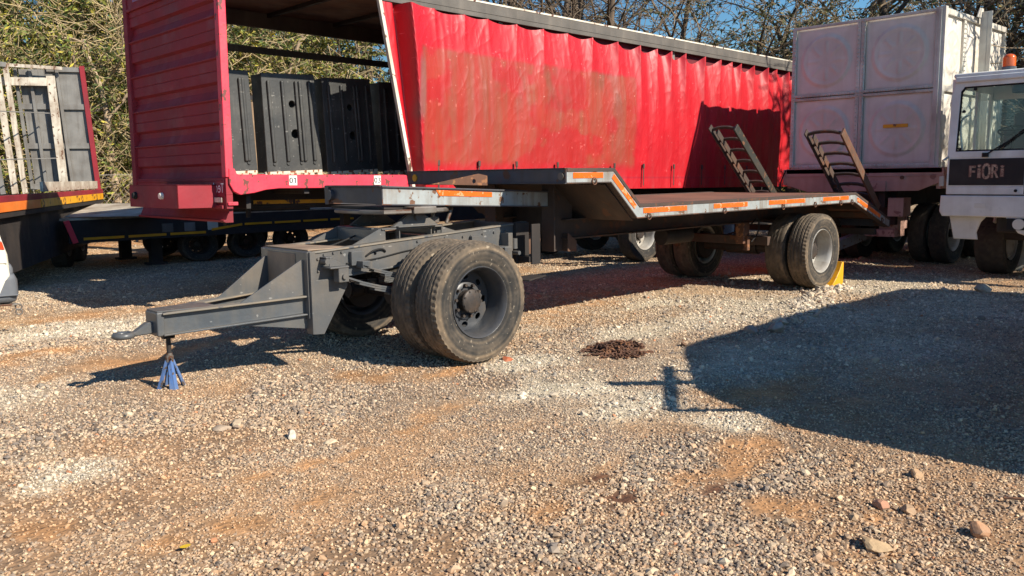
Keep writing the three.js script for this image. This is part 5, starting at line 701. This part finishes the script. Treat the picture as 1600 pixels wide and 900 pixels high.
// ---------------------------------------------------------------- white hatchback, only its tail in view
{
  const t = thing('white_car', 'tail end of a white car with grey bumper', 'car', [2.30, 0, -9.95]); t.rotation.y = -R(9); const lo = { local: true };
  const prof = [[-0.02, 0.62], [-0.03, 0.85], [-0.09, 1.08], [-0.22, 1.42], [-0.45, 1.56], [-1.9, 1.58], [-2.7, 1.05], [-3.75, 0.92], [-4.0, 0.62], [-3.9, 0.3], [-0.25, 0.3], [-0.12, 0.4]];
  const sh = new THREE.Shape(prof.map((p) => new THREE.Vector2(...p)));
  part(t, 'body', new THREE.ExtrudeGeometry(sh, { depth: 1.5, bevelEnabled: true, bevelThickness: 0.09, bevelSize: 0.06, bevelOffset: -0.06, bevelSegments: 5 }).translate(0, 0, -1.6), M.carWhite, lo);
  part(t, 'bumper', [cbox(0.34, 0.34, 1.66, -0.13, 0.50, -0.85, 0.09), cbox(0.28, 0.16, 1.6, -0.13, 0.68, -0.85, 0.06), bx(-0.2, 0.03, 0.42, 0.435, -0.3, 0.0)], M.greyPlastic, lo);
  const lamp = (y0, y1, m, n) => part(t, n, plateXY([[-0.24, y0], [-0.048 - 0.19 * Math.max(0, y0 - 0.85), y0], [-0.048 - 0.19 * Math.max(0, y1 - 0.85), y1], [-0.25, y1]], -0.06, 0.004, 0.012), m, lo);
  lamp(0.76, 0.90, M.lens, 'reversing_lamp'); lamp(0.905, 0.985, M.redLens, 'rear_lamp'); lamp(0.99, 1.09, M.lens, 'turn_lamp');
  part(t, 'tow_hook', [new THREE.TorusGeometry(0.03, 0.008, 6, 16).translate(0.03, 0.29, -0.1), new THREE.TorusGeometry(0.03, 0.008, 6, 16).translate(0.03, 0.235, -0.1), bx(-0.15, 0.02, 0.31, 0.33, -0.12, -0.06)], M.steel, lo);
  part(t, 'side_window', plateXY([[-0.42, 1.12], [-0.5, 1.46], [-1.8, 1.48], [-2.4, 1.1]], -0.008, 0.001, 0.001), M.rubber, lo); part(t, 'number_plate', bx(0.035, 0.04, 0.5, 0.62, -1.1, -0.6), M.whitePaint, lo);
  for (const x of [-0.85, -3.2]) for (const z of [-0.12, -1.5]) { const w = wDarkO.clone(); w.scale.setScalar(0.6); w.position.set(x, 0.31, z); if (z < -1) w.rotation.y = Math.PI; t.add(w); }
}
// ---------------------------------------------------------------- stakes and white posts of a rig behind the open trailer
{
  const t = thing('pole_rack', 'white posts and dark slatted frame seen behind the black containers', 'rack', [9, 0, -20]);
  part(t, 'white_post', [bx(7.35, 7.75, 0, 3.5, -19.0, -18.8), ], M.stakeWhite); part(t, 'white_post', [plateXY([[8.95, 0], [8.95, 3.25], [9.05, 3.45], [9.25, 3.45], [9.25, 0]], -19, -18.85)], M.stakeWhite);
  part(t, 'top_rail', beam([9.3, 3.42, -18.9], [12.2, 4.05, -18.9], 0.08, 0.10), M.dark); for (let i = 0; i < 9; i++) { const x = 9.6 + i * 0.3; part(t, 'slat', bx(x, x + 0.11, 1.2, 3.4 + i * 0.065, -18.95, -18.87), i % 2 ? M.stakeWhite : M.wood); }
  part(t, 'base_rail', bx(7.2, 12.4, 1.0, 1.2, -19, -18.85), M.rust);
}
// wire fence at the edge of the trees
{
  const t = thing('wire_fence', 'sagging chain wire fence along the edge of the trees', 'fence', [8, 0, -22.5]);
  for (let i = 0; i < 12; i++) part(t, 'fence_post', rod([1 + i * 2.4, 0, -22.5 - i * 0.1], [1 + i * 2.4 + 0.03, 1.8, -22.5 - i * 0.1], 0.035), M.fence);
  const w = []; for (let i = 0; i < 170; i++) { const x = 1 + i * 0.155; for (const s of [1, -1]) w.push(new THREE.CylinderGeometry(0.005, 0.005, 2.4, 3).rotateZ(s * 0.75).translate(x, 0.9, -22.5 - (x - 1) / 24)); } part(t, 'wire_mesh', w, M.fence, { kind: 'stuff' });
  part(t, 'top_wire', rod([0, 1.75, -22.5], [28, 1.75, -23.6], 0.008), M.fence);
}
// ---------------------------------------------------------------- parked van beside the camera: out of the picture, its shade falls into it
{
  const t = thing('parked_van', 'parked van whose shadow with mirror falls across the gravel', 'van', [8.5, 0, 0.5]), Z0 = -0.5, Z1 = 1.5;
  const pr = [[5.80, 0.45], [5.56, 0.68], [5.38, 1.0], [5.42, 1.5], [5.98, 2.12], [7.4, 2.78], [7.8, 2.82], [12.6, 2.84], [12.75, 2.6], [12.75, 0.45]];
  part(t, 'body', new THREE.ExtrudeGeometry(new THREE.Shape(pr.map((p) => new THREE.Vector2(...p))), { depth: Z1 - Z0 - 0.16, bevelEnabled: true, bevelSize: 0.06, bevelOffset: -0.02, bevelThickness: 0.08, bevelSegments: 3 }).translate(0, 0, Z0 + 0.02), M.cab);
  part(t, 'side_window', plateXY([[6.5, 1.5], [7.4, 2.3], [8.2, 2.35], [8.2, 1.5]], Z0 - 0.006, Z0 + 0.02, 0.001), M.rubber); part(t, 'mirror', [beam([5.22, 1.70, -0.9], [6.45, 2.27, -0.9], 0.06, 0.05), rod([5.66, 2.19, -1.0], [6.5, 1.95, -0.45], 0.05), rod([5.25, 1.71, -0.9], [5.75, 1.6, -0.45], 0.03), rod([6.3, 2.2, -0.9], [6.75, 2.2, -0.45], 0.025)], M.rubber);
  for (const x of [6.6, 11.4]) for (const z of [Z0 + 0.16, Z1 - 0.16]) { const w = put(t, wDarkO, [x, 0.39, z]); w.scale.set(0.75, 0.75, 0.8); if (z < 0.5) w.rotation.y = Math.PI; }
}
// ---------------------------------------------------------------- trees: trunk and limbs, fine twigs, leaves
const barkMat = (c, seed) => paint(c, { d: [88, 74, 60], dirt: 0.6, streak: 0.5, rough: 0.95, seed, size: 0.8, n: 128, bump: 0.006 });
const bark = { pale: barkMat([172, 150, 124], 71), brown: barkMat([104, 88, 72], 72), dark: barkMat([78, 68, 58], 73) };
const twigMat = { pale: new THREE.MeshStandardMaterial({ color: 0xa8946f, roughness: 0.95 }), brown: new THREE.MeshStandardMaterial({ color: 0x86745c, roughness: 0.95 }), dark: new THREE.MeshStandardMaterial({ color: 0x6a5c4c, roughness: 0.95 }) };
const leafMat = new THREE.MeshPhysicalMaterial({ vertexColors: true, roughness: 0.8, transmission: 0.3, thickness: 0, side: THREE.DoubleSide });
function growTree(o, seed) {
  const rnd = rngOf(seed), T = { p: [], i: [] }, W = { p: [], i: [] }, L = { p: [], c: [] };
  const ringTube = (B, pts, rad, k) => { const base = B.p.length / 3; const up = V(0.31, 0.2, 0.93).normalize(), t = V(0, 0, 0), a = V(0, 0, 0), b = V(0, 0, 0);
    pts.forEach((q, n) => { t.copy(pts[Math.min(n + 1, pts.length - 1)]).sub(pts[Math.max(0, n - 1)]).normalize(); a.crossVectors(t, up).normalize(); b.crossVectors(t, a); for (let s = 0; s < k; s++) { const th = s / k * 6.2832, c = Math.cos(th) * rad[n], d = Math.sin(th) * rad[n]; B.p.push(q.x + a.x * c + b.x * d, q.y + a.y * c + b.y * d, q.z + a.z * c + b.z * d); } });
    for (let n = 0; n < pts.length - 1; n++) for (let s = 0; s < k; s++) { const e = base + n * k + s, f = base + n * k + (s + 1) % k; B.i.push(e, f, e + k, f, f + k, e + k); } };
  const leaf = (q, dir) => { const l = o.leaf * (0.6 + 0.8 * rnd()), w = l * (o.leafW || 0.3), d = V(rnd() - 0.5, rnd() * 0.7 - 0.45, rnd() - 0.5).addScaledVector(dir, 0.4).normalize(), s = V(rnd() - 0.5, rnd() - 0.5, rnd() - 0.5).cross(d).normalize();
    const A = q, B = q.clone().addScaledVector(d, l * 0.5).addScaledVector(s, w * 0.5), C = q.clone().addScaledVector(d, l), D = q.clone().addScaledVector(d, l * 0.45).addScaledVector(s, -w * 0.5);
    for (const v of [A, B, C, A, C, D]) L.p.push(v.x, v.y, v.z); let c = o.cols[Math.floor(rnd() * o.cols.length)]; const m = 0.75 + 0.5 * rnd(); const k = new THREE.Color().setRGB(c[0] / 255 * m, c[1] / 255 * m, c[2] / 255 * m, THREE.SRGBColorSpace); for (let i = 0; i < 6; i++) L.c.push(k.r, k.g, k.b); };
  const branch = (p, d, len, r, lv) => {
    const n = lv === 0 ? 9 : lv === o.levels ? 3 : 5, pts = [p.clone()], rad = [r], q = p.clone(), dir = d.clone(), wob = o.wob[Math.min(lv, o.wob.length - 1)];
    for (let i = 1; i <= n; i++) { dir.add(V(rnd() - 0.5, rnd() - 0.5, rnd() - 0.5).multiplyScalar(wob)); dir.y += o.lift[Math.min(lv, o.lift.length - 1)]; dir.normalize(); q.addScaledVector(dir, len / n); if (q.y < 0.15) { q.y = 0.15; dir.y = Math.abs(dir.y); } pts.push(q.clone()); rad.push(Math.max(o.tip, r * (1 - (lv === 0 ? 0.55 : 0.72) * i / n))); }
    ringTube(lv <= 1 ? T : W, pts, rad, lv === 0 ? 8 : lv === 1 ? 6 : 3);
    if (lv < o.levels) { const kids = o.kids[lv], s0 = lv === 0 ? o.bare : 0.15; for (let k = 0; k < kids; k++) { const f = s0 + (1 - s0) * (k + rnd()) / kids, x = f * n, i = Math.min(n - 1, Math.floor(x)); const b = pts[i].clone().lerp(pts[i + 1], x - i), t = pts[i + 1].clone().sub(pts[i]).normalize();
      const side = V(rnd() - 0.5, (rnd() - 0.5) * 0.6, rnd() - 0.5).normalize(); const sp = o.spread[Math.min(lv, o.spread.length - 1)]; const nd = t.multiplyScalar(1 - sp * 0.6).addScaledVector(side, sp).normalize(); const rr = rad[i] * (0.42 + 0.25 * rnd());
      branch(b, nd, len * o.ratio[Math.min(lv, o.ratio.length - 1)] * (0.65 + 0.7 * rnd()) * (lv === 0 ? 1.15 - 0.5 * f : 1), Math.max(o.tip, rr), lv + 1); } }
    if (lv >= o.levels - 1) { const m = o.leaves * (0.4 + 1.2 * rnd()); const clump = vn(q.x * 0.55 + 40, q.y * 0.6 + q.z * 0.5 + 40, seed) ; for (let i = 0; i < m * step(o.gap - 0.07, o.gap + 0.07, clump) * 1.5; i++) { const x = rnd() * n, k = Math.min(n - 1, Math.floor(x)); leaf(pts[k].clone().lerp(pts[k + 1], x - k), dir); } }
  };
  for (let s = 0; s < o.stems; s++) { const a = s / o.stems * 6.28 + rnd(), e = o.stems > 1 ? 0.35 : 0.08; branch(V(0.25 * (o.stems > 1) * Math.cos(a), -0.1, 0.25 * (o.stems > 1) * Math.sin(a)), V(Math.cos(a) * e, 1, Math.sin(a) * e).normalize(), o.h * (0.8 + 0.3 * rnd()), o.r * (0.8 + 0.4 * rnd()), 0); }
  const geo = (B) => { let g = new THREE.BufferGeometry(); g.setAttribute('position', new THREE.Float32BufferAttribute(B.p, 3)); g.setIndex(B.i); g.computeVertexNormals(); return g; };
  const lg = new THREE.BufferGeometry(); lg.setAttribute('position', new THREE.Float32BufferAttribute(L.p, 3)); lg.setAttribute('color', new THREE.Float32BufferAttribute(L.c, 3)); lg.computeVertexNormals();
  return { trunk: geo(T), twigs: geo(W), leaves: lg, n: [T.i.length / 3, W.i.length / 3, L.p.length / 9] };
}
function treeProto(name, o, seed, bk, tw) {
  const g = growTree(o, seed), t = new THREE.Group(); t.name = name;
  const tr = finish(new THREE.Mesh(boxUV(g.trunk), bk)); tr.name = 'trunk'; t.add(tr);
  const cr = finish(new THREE.Mesh(g.leaves, leafMat)); cr.name = 'crown'; cr.userData.kind = 'stuff'; t.add(cr);
  const tg = finish(new THREE.Mesh(g.twigs, tw)); tg.name = 'twigs'; tg.userData.kind = 'stuff'; t.add(tg);
  return t;
}
const yel = [[116, 126, 48], [146, 148, 58], [90, 106, 42], [176, 162, 62], [72, 90, 38], [108, 108, 54]], oli = [[86, 96, 52], [110, 112, 60], [70, 80, 44], [134, 120, 66], [120, 96, 58], [92, 100, 64]], drk = [[60, 62, 38], [84, 72, 46], [52, 54, 34], [104, 80, 54]];
const thorn = { stems: 4, h: 6.2, r: 0.10, tip: 0.012, levels: 3, bare: 0.12, kids: [11, 8, 6], wob: [0.34, 0.5, 0.6], lift: [0.03, -0.02, -0.03], spread: [0.85, 0.8, 0.8], ratio: [0.5, 0.45, 0.5], leaves: 4.5, leaf: 0.15, leafW: 0.3, gap: 0.44, cols: yel };
const bush = { stems: 7, h: 3.4, r: 0.05, tip: 0.008, levels: 3, bare: 0.05, kids: [7, 5, 5], wob: [0.4, 0.5, 0.6], lift: [0.02, 0.02, -0.03], spread: [0.9, 0.8, 0.8], ratio: [0.5, 0.5, 0.5], leaves: 6, leaf: 0.14, leafW: 0.35, gap: 0.38, cols: yel };
const tall = { stems: 1, h: 9.5, r: 0.23, tip: 0.010, levels: 3, bare: 0.32, kids: [9, 6, 4], wob: [0.16, 0.4, 0.5], lift: [0.05, 0.05, 0.0], spread: [0.7, 0.75, 0.8], ratio: [0.42, 0.5, 0.5], leaves: 0.4, leaf: 0.12, leafW: 0.35, gap: 0.58, cols: oli };
const leafy = { stems: 2, h: 7.5, r: 0.17, tip: 0.010, levels: 3, bare: 0.22, kids: [11, 8, 5], wob: [0.3, 0.45, 0.6], lift: [0.04, 0.0, -0.04], spread: [0.85, 0.8, 0.8], ratio: [0.5, 0.46, 0.5], leaves: 4.5, leaf: 0.15, leafW: 0.32, gap: 0.5, cols: oli };
const dense = { ...leafy, stems: 3, leaves: 9, gap: 0.36, cols: drk };
const PR = [treeProto('thorn_tree', thorn, 11, bark.pale, twigMat.pale), treeProto('thorn_tree', { ...thorn, leaves: 8, gap: 0.40 }, 12, bark.pale, twigMat.pale), treeProto('shrub', bush, 13, bark.pale, twigMat.pale), treeProto('bare_tree', tall, 14, bark.brown, twigMat.dark), treeProto('bare_tree', { ...tall, stems: 2, r: 0.16 }, 15, bark.brown, twigMat.dark), treeProto('olive_tree', leafy, 16, bark.dark, twigMat.brown), treeProto('olive_tree', { ...leafy, leaves: 5, kids: [11, 8, 5] }, 17, bark.dark, twigMat.brown), treeProto('dark_tree', dense, 18, bark.dark, twigMat.brown)];
const slim = treeProto('slim_tree', { ...thorn, stems: 1, h: 6.5, r: 0.13, bare: 0.4, kids: [7, 6, 5] }, 19, bark.pale, twigMat.pale);
const rT = rngOf(99);
function plant(proto, x, z, s, label, group, turn = rT() * 6.28, cat = 'tree') { const c = proto.clone(); c.name = numbered(proto.name); c.position.set(x, groundY(x, z), z); c.rotation.y = turn; c.scale.set(s, s * (0.92 + 0.16 * rT()), s); scene.add(c); tag(c, label, cat, group); return c; }
const gTan = 'pale tangled thorn trees behind the yard';
for (const [i, x, z, s, l] of [[0, 1.4, -29.6, 1.1], [1, 7.3, -30.4, 1.3, 'thorn tree rising directly over the stake truck body at the picture edge'], [1, 4.2, -28.0, 1.15, 'thorn tree behind the white stakes, nearest the picture edge'], [1, 11.4, -28.3, 1.3, 'tall thorn tree hidden mostly by the ribbed red trailer front'], [0, 8.8, -25.4, 0.95, 'pale thorn tree between stake truck body and ribbed red wall, forked low'], [1, 13.4, -25.8, 1.28, 'green leaved thorn tree framed in the open trailer bay above the first container'], [1, 16.6, -26.9, 1.1, 'thorn tree framed in the open trailer bay next to the curtain pole'], [0, 15.0, -30.5, 1.2], [1, 10.5, -32.0, 1.4], [0, 12.6, -30.0, 1.35], [1, 6.0, -33.5, 1.45], [1, 14.2, -33.0, 1.5], [0, 3.0, -33.0, 1.3], [1, 18.4, -29.5, 1.1]]) plant(PR[i], x, z, s, l || 'thorn tree of the rear row, mostly covered by nearer thorn trees', gTan);
plant(slim, 8.2, -23.8, 1.0, 'slim crooked tree trunk standing between stake truck body and red trailer');
const gS = 'low shrubs under the thorn trees', lS = 'low leafy shrub growing under the pale thorn trees';
for (const [x, z, s, l] of [[3.2, -26.0, 1.0, 'low shrub seen between the white stakes of the truck body'], [6.4, -25.5, 1.1], [9.6, -24.4, 0.9, 'low shrub at the foot of the slim crooked trunk'], [11.5, -26.2, 1.1], [14.2, -24.0, 1.0, 'low shrub showing between the black containers'], [17.6, -25.2, 1.1], [20, -25.0, 1.1], [7.6, -27.8, 1.2], [1.0, -26.6, 1.2], [22.5, -26, 1.2]]) plant(PR[2], x, z, s, l || lS, gS, undefined, 'shrub');
const gB = 'bare dark trees seen against the sky above the red trailer', lB = 'bare dark tree with fine twigs rising above the red trailer roof';
for (const [i, x, z, s, l] of [[4, 18.6, -24.9, 1.0, 'bare forked tree just above the curtain pole of the red trailer'], [3, 19.8, -24.0, 1.05, 'single straight bare tree above the first metre of the roof rail'], [4, 20.6, -21.8, 1.05, 'bare twin-stemmed tree beside the thick pale brown trunk'], [4, 23.2, -22.0, 1.1, 'bare twin-stemmed tree in the widest sky gap above the roof rail'], [3, 22.9, -19.5, 0.95, 'bare single tree where sky gives way to olive leaves'], [4, 27.0, -21.3, 1.1], [3, 26.5, -24.5, 1.15]]) plant(PR[i], x, z, s, l || 'far bare tree standing behind the nearer bare trees', gB);
plant(PR[3], 21.1, -21.1, 1.2, 'thick pale brown trunk nearest the sky gap above the red trailer');
const gO = 'olive leaved trees behind the tank and the trailer tail', lO = 'olive leaved tree with crooked dark limbs behind the red trailer tail and tank';
for (const [i, x, z, s, l] of [[5, 24.0, -17.2, 0.95, 'olive leaved tree over the middle of the red curtain roof rail'], [6, 23.5, -14.9, 0.95, 'olive leaved tree over the shaded rear end of the red trailer'], [5, 26.6, -14.7, 1.05, 'olive leaved tree with dark limbs at the gap between red trailer and tank'], [6, 29.6, -14.4, 1.1, 'olive leaved tree above the first top panel of the tank'], [5, 29.5, -12.1, 1.05, 'olive leaved tree above the seam of the two top tank panels'], [6, 29.5, -10.3, 1.1, 'olive leaved tree above the second top panel of the tank'], [5, 27.0, -8.3, 1.0, 'olive leaved tree above the sunlit side of the tank'], [5, 33, -9, 1.2]]) plant(PR[i], x, z, s, l || 'farther olive leaved tree mostly covered by nearer ones', gO);
plant(PR[7], 24.6, -5.8, 1.05, 'dark dense tree rising behind the mixer cab beacon'); plant(PR[7], 29.3, -5.9, 1.2, 'tall dark dense tree behind the mixer and its shade');
plant(PR[0], 19.6, 1.0, 1.45, 'thorn tree standing beside the mixer truck, shading the tank side'); plant(PR[0], 22.5, -0.6, 1.3, 'second thorn tree beside the mixer truck, farther down the yard');
// far woodland closing the view
{
  const rnd = rngOf(404), g = new THREE.BufferGeometry(), p = []; for (let i = 0; i < 90; i++) { const c = V(rnd() - 0.5, rnd() - 0.5, rnd() - 0.5).multiplyScalar(2.6), a = V(rnd() - 0.5, rnd() - 0.5, rnd() - 0.5).multiplyScalar(0.7), b = V(rnd() - 0.5, rnd() - 0.5, rnd() - 0.5).multiplyScalar(0.7); for (const v of [c, c.clone().add(a), c.clone().add(b)]) p.push(v.x, v.y, v.z); }
  g.setAttribute('position', new THREE.Float32BufferAttribute(p, 3)); g.computeVertexNormals(); const m = new THREE.MeshPhysicalMaterial({ color: 0xffffff, roughness: 0.9, side: THREE.DoubleSide }), n = 1500, im = new THREE.InstancedMesh(g, m, n), o = new THREE.Object3D(), k = new THREE.Color();
  for (let i = 0; i < n; i++) { const h = R(-12 + 120 * rnd()), d = 44 + 22 * rnd(); o.position.set(d * Math.cos(h), 0.2 + 4.6 * Math.pow(rnd(), 1.2), -d * Math.sin(h)); o.rotation.set(rnd() * 6, rnd() * 6, rnd() * 6); o.scale.setScalar(0.8 + 0.7 * rnd()); o.updateMatrix(); im.setMatrixAt(i, o.matrix); const c = oli[Math.floor(rnd() * oli.length)]; im.setColorAt(i, k.setRGB(c[0] / 255, c[1] / 255, c[2] / 255, THREE.SRGBColorSpace)); }
  im.name = 'far_woodland'; im.castShadow = im.receiveShadow = true; tag(im, 'distant mass of scrub woodland closing off the yard', 'woodland', null, 'stuff'); scene.add(im);
}

// ---------------------------------------------------------------- render
const renderer = new THREE.WebGLRenderer({ antialias: true });
renderer.toneMapping = THREE.LinearToneMapping;
renderer.toneMappingExposure = EXPOSURE;
renderer.shadowMap.enabled = true;
renderer.shadowMap.type = THREE.PCFSoftShadowMap;
scene.environment = null;
renderer.render(scene, camera);
